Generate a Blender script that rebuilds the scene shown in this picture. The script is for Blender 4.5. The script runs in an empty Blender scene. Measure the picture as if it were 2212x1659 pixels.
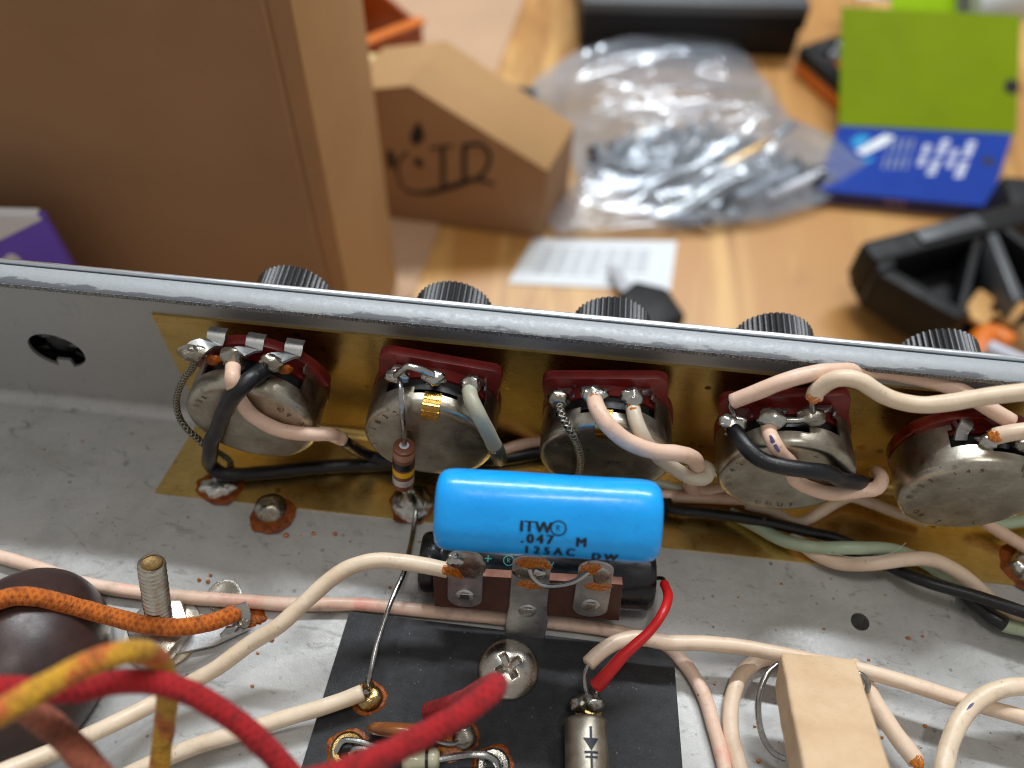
import bpy, bmesh, math, random
from mathutils import Vector, Matrix, noise
random.seed(7)
scene = bpy.context.scene
COL = scene.collection
MM = 0.001
# ------------------------------------------------------------------ camera
cam = bpy.data.objects.new('camera', bpy.data.cameras.new('camera'))
COL.objects.link(cam)
R_, U_, F_ = Vector((0.994175,0.104863,0.024887)), Vector((-0.099510,0.804437,0.585645)), Vector((-0.041393,0.584710,-0.810186))
cam.matrix_world = Matrix.Translation(Vector((65.78,-95.75,155.35))*MM) @ Matrix((R_, U_, -F_)).transposed().to_4x4()
cam.data.sensor_width = 5.64
cam.data.lens = 5.64*1828.51/2212
cam.data.clip_start = 0.005
cam.data.clip_end = 20
cam.data.dof.use_dof = True
cam.data.dof.focus_distance = 0.149
cam.data.dof.aperture_fstop = 1.6
scene.camera = cam
# ------------------------------------------------------------------ room light
world = bpy.data.worlds.new('World'); scene.world = world; world.use_nodes = True
bg = world.node_tree.nodes['Background']
bg.inputs[0].default_value = (1.0, 0.97, 0.93, 1); bg.inputs[1].default_value = 0.38
def area(name, loc, target, sx, sy, power, col):
    l = bpy.data.lights.new(name, 'AREA'); l.shape = 'RECTANGLE'; l.size = sx; l.size_y = sy; l.energy = power; l.color = col
    o = bpy.data.objects.new(name, l); COL.objects.link(o); o.location = loc
    d = Vector(target)-Vector(loc); o.rotation_euler = d.to_track_quat('-Z', 'Y').to_euler()
    return o
area('ceiling_tube_lamp', (0.12, 0.93, 1.34), (0.06, 0, 0), 1.2, 0.05, 27, (0.91, 0.96, 1.0))
area('bench_lamp', (0.19, -0.10, 1.55), (0.06, 0, 0), 0.32, 0.10, 3.6, (1.0, 0.96, 0.90))
scene.view_settings.view_transform = 'Standard'
scene.view_settings.look = 'None'
scene.view_settings.exposure = 0.0
scene.render.engine = 'CYCLES'
scene.cycles.max_bounces = 8
scene.cycles.transparent_max_bounces = 16
scene.cycles.use_denoising = True
scene.cycles.filter_width = 1.1

# ------------------------------------------------------------------ materials
def lin(c):
    return tuple(((x/255+.055)/1.055)**2.4 if x/255 > .04045 else x/255/12.92 for x in c)+(1,)
class N:
    def __init__(s, name):
        s.m = bpy.data.materials.new(name); s.m.use_nodes = True
        s.t = s.m.node_tree; s.b = s.t.nodes['Principled BSDF']; s.out = s.t.nodes['Material Output']
        s.tc = s.t.nodes.new('ShaderNodeTexCoord')
    def n(s, ty, ins=(), **kw):
        d = s.t.nodes.new('ShaderNode'+ty)
        for k, v in kw.items(): setattr(d, k, v)
        for k, v in (ins.items() if isinstance(ins, dict) else enumerate(ins)):
            if v is None: continue
            if hasattr(v, 'is_output'): s.t.links.new(v, d.inputs[k])
            else: d.inputs[k].default_value = v
        return d
    def math(s, op, a, b=None, c=None): return s.n('Math', [a, b, c], operation=op).outputs[0]
    def co(s, scale=(1, 1, 1), rot=(0, 0, 0), src='Object'):
        k = 1000 if src == 'Object' else 1
        return s.n('Mapping', {'Vector': s.tc.outputs[src], 'Scale': tuple(x*k for x in scale), 'Rotation': rot}).outputs[0]
    def noise(s, scale, detail=4, rough=.6, stretch=(1, 1, 1), rot=(0, 0, 0), dist=0):
        d = s.n('TexNoise', {'Vector': s.co(stretch, rot), 'Scale': scale, 'Detail': detail, 'Roughness': rough, 'Distortion': dist})
        return d.outputs[0]
    def ramp(s, fac, lo, hi, a=0., b=1.):
        return s.n('MapRange', {'Value': fac, 'From Min': lo, 'From Max': hi, 'To Min': a, 'To Max': b}).outputs[0]
    def mix(s, fac, a, b, blend='MIX'):
        d = s.t.nodes.new('ShaderNodeMix'); d.data_type = 'RGBA'; d.blend_type = blend; d.clamp_factor = True
        for i, v in ((0, fac), (6, a), (7, b)):
            if hasattr(v, 'is_output'): s.t.links.new(v, d.inputs[i])
            else: d.inputs[i].default_value = v
        return d.outputs[2]
    def dots(s, scale, size, rnd=True, stretch=(1, 1, 1)):
        v = s.n('TexVoronoi', {'Vector': s.co(stretch), 'Scale': scale})
        g = s.n('SeparateColor', [v.outputs['Color']]).outputs
        rad = s.math('SUBTRACT', s.math('MULTIPLY', s.math('POWER', g[0], 7.0), size), .03)
        wob = s.math('MULTIPLY', s.math('SUBTRACT', s.noise(scale*5, 3), .5), .12)
        gate = s.ramp(s.noise(scale*.22, 3), .42, .62)
        return s.math('MULTIPLY', gate, s.ramp(s.math('ADD', s.math('SUBTRACT', v.outputs['Distance'], rad), wob), -.02, .03, 1, 0))
    def bump(s, h, st, dist=.0002, prev=None):
        return s.n('Bump', {'Height': h, 'Strength': st, 'Distance': dist, 'Normal': prev}).outputs[0]
    def set(s, **kw):
        names = dict(col='Base Color', rough='Roughness', metal='Metallic', nrm='Normal', coat='Coat Weight', cr='Coat Roughness', sss='Subsurface Weight', trans='Transmission Weight', ior='IOR', spec='Specular IOR Level', alpha='Alpha', aniso='Anisotropic', sheen='Sheen Weight')
        for k, v in kw.items():
            i = s.b.inputs[names[k]]
            if hasattr(v, 'is_output'): s.t.links.new(v, i)
            else: i.default_value = v
        return s
def simple(name, rgb, rough=.5, metal=0., var=.25, vs=.3, bump=0., bs=2., dots=None, **kw):
    """a plain paint or plastic with mottling, fine relief and specks"""
    s = N(name); c = lin(rgb); d = tuple(x*(1-var) for x in c[:3])+(1,)
    col = s.mix(s.ramp(s.noise(vs, 5), .35, .7), c, d)
    if dots:
        for sc_, sz, dc in dots: col = s.mix(s.dots(sc_, sz), col, lin(dc))
    s.set(col=col, rough=s.ramp(s.noise(vs*3), .3, .7, rough*.85, min(1, rough*1.2)), metal=metal)
    if bump: s.set(nrm=s.bump(s.noise(bs, 4), bump))
    s.set(**kw)
    return s.m
def wire_mat(name, rgb, dirt=.5, rough=.36, spk=(60, 45, 35), var=.12, stain=None):
    s = N(name); c = lin(rgb)
    col = s.mix(s.ramp(s.noise(.12, 3), .4, .7), c, tuple(x*y for x, y in zip(c, (1-var*.6, 1-var, 1-var*1.5, 1))))
    col = s.mix(s.math('MULTIPLY', s.ramp(s.noise(.3, 6, .7), .52, .74), .55*dirt), col, lin((150, 118, 90)))
    col = s.mix(s.math('MULTIPLY', s.dots(.8, .3), .7*dirt), col, lin(spk))
    col = s.mix(s.math('MULTIPLY', s.ramp(s.noise(1.1, 2, .5, (1, .25, 1)), .72, .76), .4*dirt), col, lin(spk))
    if stain: col = s.mix(s.math('MULTIPLY', s.ramp(s.noise(.09, 4), .52, .68), .55), col, lin(stain))
    h = s.noise(.6, 4)
    s.set(col=col, rough=s.ramp(s.noise(.5), .3, .7, rough*.8, rough*1.3), nrm=s.bump(h, .25, .0003), sss=.0, spec=.5)
    return s.m
M = {}
def zinc(name, base, streak=(1, 1, 1), dirt=1., metal=.55, chips=0.):
    s = N(name); c = lin(base)
    fine = s.noise(5.5, 3, .7)
    gz = s.n('SeparateXYZ', [s.n('NewGeometry').outputs['Position']]).outputs[2]
    dirt = s.ramp(gz, .003, .010, dirt, dirt*.3)
    col = s.mix(s.ramp(fine, .35, .65), tuple(x*.80 for x in c[:3])+(1,), c)
    col = s.mix(s.math('MULTIPLY', s.ramp(s.noise(.07, 6, .65, streak), .45, .7), s.math('MULTIPLY', .3, dirt)), col, lin((140, 142, 140)))
    col = s.mix(s.math('MULTIPLY', s.ramp(s.noise(.13, 7, .7, (1, 2.2, 1), (0, 0, .3), 1.5), .58, .70), s.math('MULTIPLY', .5, dirt)), col, lin((96, 92, 84)))
    col = s.mix(s.math('MULTIPLY', s.ramp(s.noise(.028, 6, .7, (1, 1.6, 1), (0, 0, -.2), .8), .5, .72), s.math('MULTIPLY', .34, dirt)), col, lin((126, 122, 112)))
    col = s.mix(s.math('MULTIPLY', s.dots(.6, .30), s.math('MULTIPLY', .6, dirt)), col, lin((72, 64, 58)))
    col = s.mix(s.math('MULTIPLY', s.dots(.23, .15), s.math('MULTIPLY', .6, dirt)), col, lin((142, 84, 46)))
    col = s.mix(s.math('MULTIPLY', s.dots(1.4, .4), s.math('MULTIPLY', .4, dirt)), col, lin((84, 82, 80)))
    if chips:
        yy = s.n('SeparateXYZ', [s.co()]).outputs[1]
        e = s.math('ADD', s.noise(.12, 7, .7, (.4, 1.2, 1)), s.math('MULTIPLY', s.ramp(yy, -70, 70), 0))
        gy = s.n('SeparateXYZ', [s.n('NewGeometry').outputs['Position']]).outputs[1]
        e = s.math('ADD', e, s.ramp(gy, -.0038, -.0012, .13, -.14))
        k = s.math('MULTIPLY', s.ramp(e, .52, .57), chips)
        col = s.mix(k, col, lin((92, 96, 102)))
    s.set(col=col, metal=metal, rough=s.ramp(s.noise(1.2, 4), .3, .7, .36, .56), nrm=s.bump(fine, .22, .00012, s.bump(s.noise(.5, 3), .1, .0004)))
    return s.m
M['zinc'] = zinc('zinc_plated_steel', (192, 192, 190), dirt=1.1)
M['lip'] = zinc('worn_zinc_lip', (166, 171, 175), (.3, 1, 1), .6, .12, .9)
s = N('sawn_zinc_edge'); h = s.noise(3.2, 3, .7, (1, .5, .5)); s.set(col=s.mix(s.ramp(h, .4, .62), lin((104, 104, 104)), lin((184, 186, 186))), metal=.9, rough=.38, nrm=s.bump(h, 1., .0004)); M['edge'] = s.m
s = N('brushed_aluminium'); h = s.noise(2.5, 4, .6, (.08, 1, 1)); s.set(col=lin((222, 226, 230)), metal=1., rough=s.ramp(h, .3, .7, .22, .36), nrm=s.bump(h, .12, .0001)); M['alu'] = s.m
s = N('tarnished_brass')
h = s.noise(2.0, 5, .65, (.06, 1, 1)); b1 = s.noise(.09, 6, .65, (.8, 1, 1)); b2 = s.noise(.3, 6, .7)
col = s.mix(s.ramp(b1, .35, .65), lin((232, 200, 126)), lin((206, 172, 100)))
col = s.mix(s.math('MULTIPLY', s.ramp(b2, .6, .8), .3), col, lin((112, 84, 44)))
col = s.mix(s.math('MULTIPLY', s.ramp(h, .55, .7), .35), col, lin((112, 84, 44)))
col = s.mix(s.math('MULTIPLY', s.dots(.35, .36), .85), col, lin((64, 36, 18)))
col = s.mix(s.math('MULTIPLY', s.dots(.22, .25), .8), col, lin((150, 66, 20)))
s.set(col=col, metal=1., rough=s.ramp(b2, .3, .7, .25, .34), nrm=s.bump(h, .13, .0001)); M['brass'] = s.m
def tin(name, a, b, r0, r1, spk=.8, bump=.25):
    s = N(name); f = s.noise(.22, 6, .65); g = s.noise(3., 4, .7)
    col = s.mix(s.ramp(f, .35, .65), lin(a), lin(b))
    col = s.mix(s.math('MULTIPLY', s.ramp(g, .5, .75), .35), col, lin((96, 88, 74)))
    col = s.mix(s.math('MULTIPLY', s.dots(.6, .4), spk), col, lin((54, 44, 36)))
    col = s.mix(s.math('MULTIPLY', s.dots(.33, .28), spk), col, lin((120, 66, 30)))
    s.set(col=col, metal=1., rough=s.ramp(s.noise(.6, 5), .3, .7, r0, r1), nrm=s.bump(g, bump, .0001, s.bump(f, .06, .0005)))
    return s.m
M['can'] = tin('aged_tin_can', (196, 191, 178), (162, 154, 136), .27, .40, .5, .15)
M['lug'] = tin('tinned_lug', (214, 216, 216), (184, 186, 186), .34, .5, .4)
M['solder'] = tin('solder', (214, 214, 210), (170, 168, 160), .12, .28, .5, .35)
M['oldsolder'] = tin('dull_solder', (196, 192, 182), (140, 132, 118), .2, .36, .7, .4)
M['screw'] = tin('nickel_screw', (206, 200, 190), (176, 168, 156), .2, .34, .5, .3)
M['lead'] = tin('tinned_copper_lead', (196, 196, 194), (150, 150, 150), .18, .32, .4, .3)
M['steelbolt'] = tin('zinc_bolt', (222, 220, 212), (190, 180, 156), .24, .36, .4, .08)
M['goldtab'] = tin('golden_tab', (214, 176, 96), (190, 140, 60), .16, .3, .7, .5)
M['diode'] = tin('matt_silver_case', (186, 180, 166), (160, 152, 136), .34, .5, .3, .3)
def phen(name, a, b, rough):
    s = N(name); f = s.noise(4., 3, .7)
    col = s.mix(s.ramp(s.noise(.3, 5), .35, .7), lin(a), lin(b))
    col = s.mix(s.math('MULTIPLY', s.ramp(f, .66, .74), .45), col, lin((150, 96, 88)))
    s.set(col=col, rough=rough, nrm=s.bump(f, .2, .0001)); return s.m
M['phenred'] = phen('red_phenolic', (126, 34, 28), (96, 24, 22), .34)
M['phendark'] = phen('dark_red_phenolic', (116, 30, 18), (84, 20, 14), .2)
M['phenbrown'] = phen('brown_phenolic', (88, 54, 44), (72, 42, 34), .5)
M['phenedge'] = phen('phenolic_cut_edge', (152, 104, 86), (124, 78, 62), .75)
s = N('amber_flux'); f = s.noise(.7, 5); s.set(col=s.mix(s.ramp(f, .35, .65), lin((168, 86, 6)), lin((104, 42, 2))), rough=.24, spec=.3, nrm=s.bump(s.noise(1.5, 4), .6, .0004)); M['flux'] = s.m
s = N('crackled_amber_flux'); f = s.noise(3.2, 4, .6, (1, 1, .5)); s.set(col=s.mix(s.ramp(f, .4, .6), lin((206, 124, 20)), lin((160, 78, 10))), rough=.16, coat=.7, nrm=s.bump(f, .35, .0003)); M['fluxgold'] = s.m
s = N('rust_flux'); f = s.noise(.8, 6, .7); s.set(col=s.mix(s.ramp(f, .35, .65), lin((146, 72, 6)), lin((88, 36, 2))), rough=.34, spec=.25, coat=0., nrm=s.bump(f, .5, .0005)); M['fluxrust'] = s.m
M['cream'] = wire_mat('cream_insulation', (232, 208, 184))
M['pink'] = wire_mat('peach_insulation', (234, 200, 178), .6)
M['stainpink'] = wire_mat('pink_stained_insulation', (236, 206, 186), .9, stain=(240, 128, 118))
M['ivory'] = wire_mat('ivory_insulation', (230, 210, 184), .6)
M['greycream'] = wire_mat('grey_cream_insulation', (204, 194, 176), .5)
M['green'] = wire_mat('pale_green_insulation', (170, 188, 162), .5)
M['greygreen'] = wire_mat('grey_green_insulation', (172, 172, 154), .4)
def blackw(name, rgb, rough):
    s = N(name); f = s.noise(.5, 5, .65); g = s.noise(4., 4, .7)
    col = s.mix(s.ramp(f, .4, .7), lin(rgb), tuple(x*1.6+.004 for x in lin(rgb)[:3])+(1,))
    col = s.mix(s.math('MULTIPLY', s.dots(.8, .35), .6), col, lin((120, 116, 112)))
    s.set(col=col, rough=s.ramp(f, .3, .7, rough*.8, rough*1.25), nrm=s.bump(g, .3, .00015)); return s.m
M['blackw'] = blackw('black_insulation', (13, 15, 20), .36)
M['navy'] = blackw('navy_insulation', (15, 17, 32), .4)
M['sleeve'] = blackw('black_sleeve', (20, 22, 26), .3)
M['darkgreen'] = blackw('dark_green_sleeve', (58, 66, 58), .35)
M['redw'] = simple('red_insulation', (206, 28, 30), .34, bump=.15, bs=.8, var=.2)
s = N('blue_epoxy')
crk = s.n('TexNoise', {'Vector': s.co((.6, 1, 1), (0, 0, .4)), 'Scale': .22, 'Detail': 6, 'Distortion': 1.2}).outputs[0]
col = s.mix(s.ramp(s.noise(.1, 3), .35, .7), lin((0, 170, 255)), lin((0, 160, 248)))
col = s.mix(s.math('MULTIPLY', s.ramp(s.noise(.35, 6, .7, (.7, 1, 1)), .6, .75), .3), col, lin((6, 116, 190)))
col = s.mix(s.math('MULTIPLY', s.ramp(s.noise(.28, 7, .75, (1.2, .5, .5), (0, .4, .9), 1.), .67, .72), .65), col, lin((8, 60, 110)))
s.set(col=col, rough=s.ramp(s.noise(.3, 6, .7), .35, .7, .24, .42), coat=.25, cr=.12, nrm=s.bump(s.noise(.25, 3), .15, .001)); M['blue'] = s.m
M['ink'] = simple('black_ink', (18, 30, 44), .45, var=.3, vs=1.5)
M['tealink'] = simple('teal_ink', (64, 176, 158), .5, var=.25, vs=2)
s = N('black_shrink_sleeve'); g = s.noise(1.2, 4, .6, (.3, 1, 1)); s.set(col=lin((22, 24, 28)), rough=s.ramp(g, .3, .7, .2, .32), nrm=s.bump(g, .12, .0002)); M['elec'] = s.m
s = N('black_fibre_board'); g = s.noise(3.6, 5, .7); g2 = s.noise(.5, 5, .6)
col = s.mix(s.ramp(g2, .35, .7), lin((26, 27, 30)), lin((44, 45, 49)))
col = s.mix(s.math('MULTIPLY', s.dots(1.6, .3), .7), col, lin((140, 140, 140)))
s.set(col=col, rough=s.ramp(g, .35, .65, .42, .66), nrm=s.bump(g, .7, .00018)); M['fibre'] = s.m
s = N('knob_plastic'); g = s.noise(3., 5, .7); s.set(col=s.mix(s.ramp(g, .5, .75), lin((24, 25, 28)), lin((50, 51, 55))), rough=.34, nrm=s.bump(g, .2, .0001)); M['knob'] = s.m
s = N('dark_brown_varnish'); g = s.noise(.4, 6, .7); s.set(col=s.mix(s.ramp(s.noise(.08, 4), .35, .65), lin((66, 46, 42)), lin((44, 30, 29))), rough=s.ramp(g, .3, .7, .3, .46), nrm=s.bump(g, .1, .0004)); M['bell'] = s.m
s = N('tan_cement'); g = s.noise(2.2, 5, .7); g2 = s.noise(.22, 6, .7, (1, 1, 1), (0, 0, 0), 1.2)
col = s.mix(s.ramp(s.noise(.12, 5), .35, .7), lin((224, 194, 158)), lin((208, 174, 136)))
col = s.mix(s.math('MULTIPLY', s.ramp(s.math('ABSOLUTE', s.math('SUBTRACT', g2, .5)), 0, .006, 1, 0), .25), col, lin((120, 96, 74)))
col = s.mix(s.math('MULTIPLY', s.dots(1.2, .25), .4), col, lin((150, 126, 102)))
s.set(col=col, rough=.85, nrm=s.bump(g, .6, .0004, s.bump(s.noise(.5, 4), .2, .0005))); M['cement'] = s.m
s = N('disc_brown'); g = s.noise(.3, 4); s.set(col=s.mix(s.ramp(g, .35, .65), lin((150, 88, 40)), lin((118, 66, 30))), rough=.26, coat=.4); M['disc'] = s.m
M['resbody'] = simple('resistor_brown', (128, 74, 50), .4, var=.2, dots=[(.9, .5, (40, 20, 14))])
M['bandpale'] = simple('resistor_pale_brown', (176, 128, 106), .35)
M['bandblack'] = simple('resistor_black', (26, 28, 32), .3)
M['bandyellow'] = simple('resistor_yellow', (238, 184, 22), .35)
M['bandsilver'] = simple('resistor_silver', (204, 200, 196), .35, .3)
M['palebody'] = simple('pale_resistor', (196, 190, 160), .3, coat=.4)
M['blackplas'] = simple('black_plastic', (20, 20, 22), .36, var=.3, bump=.15, bs=1.)
M['hole'] = simple('dark_hole', (14, 14, 15), .5)
def weave(name, ca, cb, n1=4, p=1.15, tracer=None, k=.35):
    s = N(name); uv = s.n('SeparateXYZ', [s.tc.outputs['UV']]).outputs
    g = s.noise(1.3, 5, .7); g2 = s.noise(.5, 5, .65); d = s.math('MULTIPLY', s.math('SUBTRACT', g, .5), 2.6)
    u = s.math('ADD', s.math('MULTIPLY', uv[0], 6.28318/p), d); v = s.math('MULTIPLY', uv[1], 6.28318*n1)
    a = s.math('SINE', s.math('ADD', u, v)); b = s.math('SINE', s.math('SUBTRACT', u, v))
    h = s.math('MAXIMUM', a, b)
    col = s.mix(s.ramp(s.math('ADD', h, s.math('MULTIPLY', s.math('SUBTRACT', g, .5), 3.)), -1.3, 1.3), lin(cb), lin(ca))
    if tracer:
        u2 = s.math('MULTIPLY', uv[0], 6.28318/(p*9)); a2 = s.math('SINE', s.math('ADD', u2, s.math('MULTIPLY', uv[1], 6.28318)))
        col = s.mix(s.ramp(s.math('ADD', a2, s.math('MULTIPLY', s.math('SUBTRACT', g, .5), 6.5)), .1, .9, 0, .8), col, lin(tracer))
    col = s.mix(s.math('MULTIPLY', s.ramp(g2, .5, .7), .75), col, tuple(x*.3 for x in lin(cb)[:3])+(1,))
    hh = s.math('ADD', s.math('MULTIPLY', h, .6), s.math('MULTIPLY', g, 2.6))
    s.set(col=col, rough=.8, sheen=.06, nrm=s.bump(hh, .6, .0003)); return s.m
M['clothred'] = weave('red_cloth', (184, 12, 22), (122, 6, 14))
M['clothyellow'] = weave('yellow_cloth', (226, 172, 44), (184, 126, 24), tracer=(196, 70, 48))
M['clothorange'] = weave('orange_cloth', (212, 112, 26), (160, 76, 16))
M['clothbrown'] = weave('brown_cloth', (150, 84, 58), (112, 56, 40), tracer=(170, 92, 66))
s = N('tinned_braid'); uv = s.n('SeparateXYZ', [s.tc.outputs['UV']]).outputs
u = s.math('ADD', s.math('MULTIPLY', uv[0], 6.28318/.85), s.math('MULTIPLY', s.noise(1.5), 3.)); v = s.math('MULTIPLY', uv[1], 6.28318*3)
h = s.math('MAXIMUM', s.math('SINE', s.math('ADD', u, v)), s.math('SINE', s.math('SUBTRACT', u, v)))
s.set(col=s.mix(s.ramp(h, -.6, .9), lin((84, 80, 70)), lin((160, 156, 142))), metal=.9, rough=.34, nrm=s.bump(h, .9, .0003)); M['braid'] = s.m
# background things
s = N('bench_wood')
g = s.n('TexNoise', {'Vector': s.co((.055, .006, .05), (0, 0, -0.28)), 'Scale': 1.0, 'Detail': 7, 'Roughness': .6, 'Distortion': 1.1}).outputs[0]
w = s.n('TexNoise', {'Vector': s.co((.014, .002, .02), (0, 0, -0.28)), 'Scale': 1.0, 'Detail': 3, 'Distortion': 1.8}).outputs[0]
col = s.mix(s.ramp(g, .4, .62), lin((216, 170, 102)), lin((160, 110, 54)))
col = s.mix(s.ramp(w, .44, .58), col, lin((188, 136, 74)))
col = s.mix(s.math('MULTIPLY', s.ramp(s.noise(.02, 6), .6, .75), .4), col, lin((140, 92, 48)))
s.set(col=col, rough=.42, nrm=s.bump(g, .1, .0005)); M['wood'] = s.m
def kraft(name, rgb):
    s = N(name); f = s.noise(.9, 6, .7, (1, 1, 1)); g = s.noise(.02, 4); c = lin(rgb)
    col = s.mix(s.ramp(g, .35, .7), c, tuple(x*.86 for x in c[:3])+(1,))
    col = s.mix(s.math('MULTIPLY', s.ramp(f, .5, .75), .3), col, tuple(x*.7 for x in c[:3])+(1,))
    s.set(col=col, rough=.75, nrm=s.bump(f, .1, .0002)); return s.m
M['kraft'] = kraft('kraft_cardboard', (160, 122, 86))
M['kraftpale2'] = kraft('light_kraft_cardboard', (180, 140, 92))
M['kraftpale'] = kraft('pale_kraft_cardboard', (198, 164, 132))
M['printblack'] = simple('black_print', (26, 24, 24), .6)
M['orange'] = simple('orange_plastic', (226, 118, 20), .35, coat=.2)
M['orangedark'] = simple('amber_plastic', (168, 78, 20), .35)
M['greencard'] = simple('green_card', (124, 146, 0), .62, spec=.15, var=.12, vs=.03)
M['limecard'] = simple('lime_card', (150, 190, 0), .6, spec=.15, var=.1, vs=.03)
M['bluecard'] = simple('blue_card', (8, 54, 150), .55, spec=.2, var=.12, vs=.03)
M['darkblue'] = simple('dark_blue_card', (34, 44, 110), .4, var=.15)
M['cyan'] = simple('cyan_print', (20, 150, 210), .4)
M['whiteprint'] = simple('white_print', (222, 226, 238), .5)
M['greyprint'] = simple('grey_print', (150, 160, 172), .6)
M['pinkprint'] = simple('pink_print', (190, 150, 170), .5)
M['paper'] = simple('white_paper', (226, 232, 236), .6, var=.05)
M['purple'] = simple('purple_carton', (104, 78, 190), .45, var=.1, vs=.03)
M['whitecarton'] = simple('white_carton', (222, 222, 226), .45, var=.08, vs=.03)
M['greyplas'] = simple('grey_plastic', (84, 88, 92), .4)
M['caseblack'] = simple('case_black_plastic', (17, 17, 19), .55, spec=.35, var=.3, vs=.05, bump=.1, bs=.5)
M['cable'] = simple('white_cable', (206, 210, 224), .4)
M['steel'] = simple('bright_steel', (190, 192, 196), .25, 1.)
M['gold'] = simple('gold_pin', (220, 170, 80), .25, 1.)
M['yellowpale'] = simple('pale_foam', (224, 200, 140), .7)
M['teal'] = simple('dark_teal_plastic', (44, 62, 64), .45)
s = N('clear_bag_film')
tr = s.n('BsdfTransparent', [(.93, .95, .97, 1)]).outputs[0]
gl = s.n('BsdfGlossy', {'Color': (.9, .95, 1, 1), 'Roughness': .2}).outputs[0]
df = s.n('BsdfDiffuse', {'Color': (.62, .68, .78, 1)}).outputs[0]
lw = s.n('LayerWeight', {'Blend': .35}).outputs[1]
wr = s.noise(.05, 5, .6, (1, 1, 1), (0, 0, 0), 2.)
m1 = s.n('MixShader', [s.ramp(s.math('ADD', lw, s.math('MULTIPLY', s.ramp(wr, .5, .7), .12)), 0, 1, .06, .5), tr, gl]).outputs[0]
m2 = s.n('MixShader', [.13, m1, df]).outputs[0]
s.t.links.new(m2, s.out.inputs[0]); M['film'] = s.m

# ------------------------------------------------------------------ mesh builders (all in mm)
V = Vector
class MB:
    def __init__(s): s.v = []; s.f = []; s.uv = None
    def add(s, vf):
        v, f = vf[0], vf[1]; n = len(s.v)
        s.v += [V(p) for p in v]; s.f += [tuple(i+n for i in q) for q in f]
        if len(vf) > 2:
            if s.uv is None: s.uv = {}
            for k, x in enumerate(vf[2]): s.uv[len(s.f)-len(f)+k] = x
        return s
    def xf(s, m): s.v = [m @ p for p in s.v]; return s
BASE = {}
def make_mesh(name, g, mat, off, smooth=35):
    if isinstance(g, tuple): g = MB().add(g)
    me = bpy.data.meshes.new(name)
    me.from_pydata([tuple((p-off)*MM) for p in g.v], [], g.f)
    me.validate(); me.update()
    if g.uv and len(me.polygons) == len(g.f):
        ul = me.uv_layers.new(name='UV')
        for p in me.polygons:
            x = g.uv.get(p.index)
            if x:
                for k, li in enumerate(p.loop_indices): ul.data[li].uv = x[k]
    me.materials.append(mat)
    if smooth:
        me.polygons.foreach_set('use_smooth', [True]*len(me.polygons))
        me.set_sharp_from_angle(angle=math.radians(smooth))
    return me
def tag(o, label=None, cat=None, group=None, kind=None):
    if label: o['label'] = label
    if cat: o['category'] = cat
    if group: o['group'] = group
    if kind: o['kind'] = kind
    return o
def thing(name, label, cat, loc, group=None):
    o = bpy.data.objects.new(name, None); COL.objects.link(o); o.location = V(loc)*MM; o.empty_display_size = .002
    BASE[o.name] = V(loc)
    return tag(o, label, cat, group)
def obj(name, g, mat, parent=None, smooth=35, label=None, cat=None, group=None, kind=None):
    if isinstance(g, tuple): g = MB().add(g)
    if isinstance(mat, str): mat = M[mat]
    if parent is None:
        lo = [min(p[i] for p in g.v) for i in range(3)]; hi = [max(p[i] for p in g.v) for i in range(3)]
        off = V(((lo[0]+hi[0])/2, (lo[1]+hi[1])/2, lo[2]))
    else: off = BASE[parent.name]
    o = bpy.data.objects.new(name, make_mesh(name, g, mat, off, smooth)); COL.objects.link(o)
    BASE[o.name] = off
    if parent is None: o.location = off*MM
    else: o.parent = parent
    return tag(o, label, cat, group, kind)
def spline(pts, step=.6):
    pts = [V(p) for p in pts]
    if len(pts) == 2:
        n = max(2, int((pts[1]-pts[0]).length/step)); return [pts[0].lerp(pts[1], i/n) for i in range(n+1)]
    P = [2*pts[0]-pts[1]]+pts+[2*pts[-1]-pts[-2]]; out = []
    for i in range(1, len(P)-2):
        p0, p1, p2, p3 = P[i-1:i+3]
        t0 = 0; t1 = max(1e-3, (p1-p0).length**.5); t2 = t1+max(1e-3, (p2-p1).length**.5); t3 = t2+max(1e-3, (p3-p2).length**.5)
        n = max(2, int((p2-p1).length/step))
        for k in range(n):
            t = t1+(t2-t1)*k/n
            a1 = p0*((t1-t)/(t1-t0))+p1*((t-t0)/(t1-t0)); a2 = p1*((t2-t)/(t2-t1))+p2*((t-t1)/(t2-t1)); a3 = p2*((t3-t)/(t3-t2))+p3*((t-t2)/(t3-t2))
            b1 = a1*((t2-t)/(t2-t0))+a2*((t-t0)/(t2-t0)); b2 = a2*((t3-t)/(t3-t1))+a3*((t-t1)/(t3-t1))
            out.append(b1*((t2-t)/(t2-t1))+b2*((t-t1)/(t2-t1)))
    out.append(pts[-1]); return out
def frames(pts):
    T = []
    for i in range(len(pts)):
        a = pts[max(0, i-1)]; b = pts[min(len(pts)-1, i+1)]; T.append((b-a).normalized())
    u = T[0].orthogonal().normalized(); fr = []
    for t in T:
        u = (u-t*u.dot(t)).normalized(); fr.append((t, u, t.cross(u)))
    return fr
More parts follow.
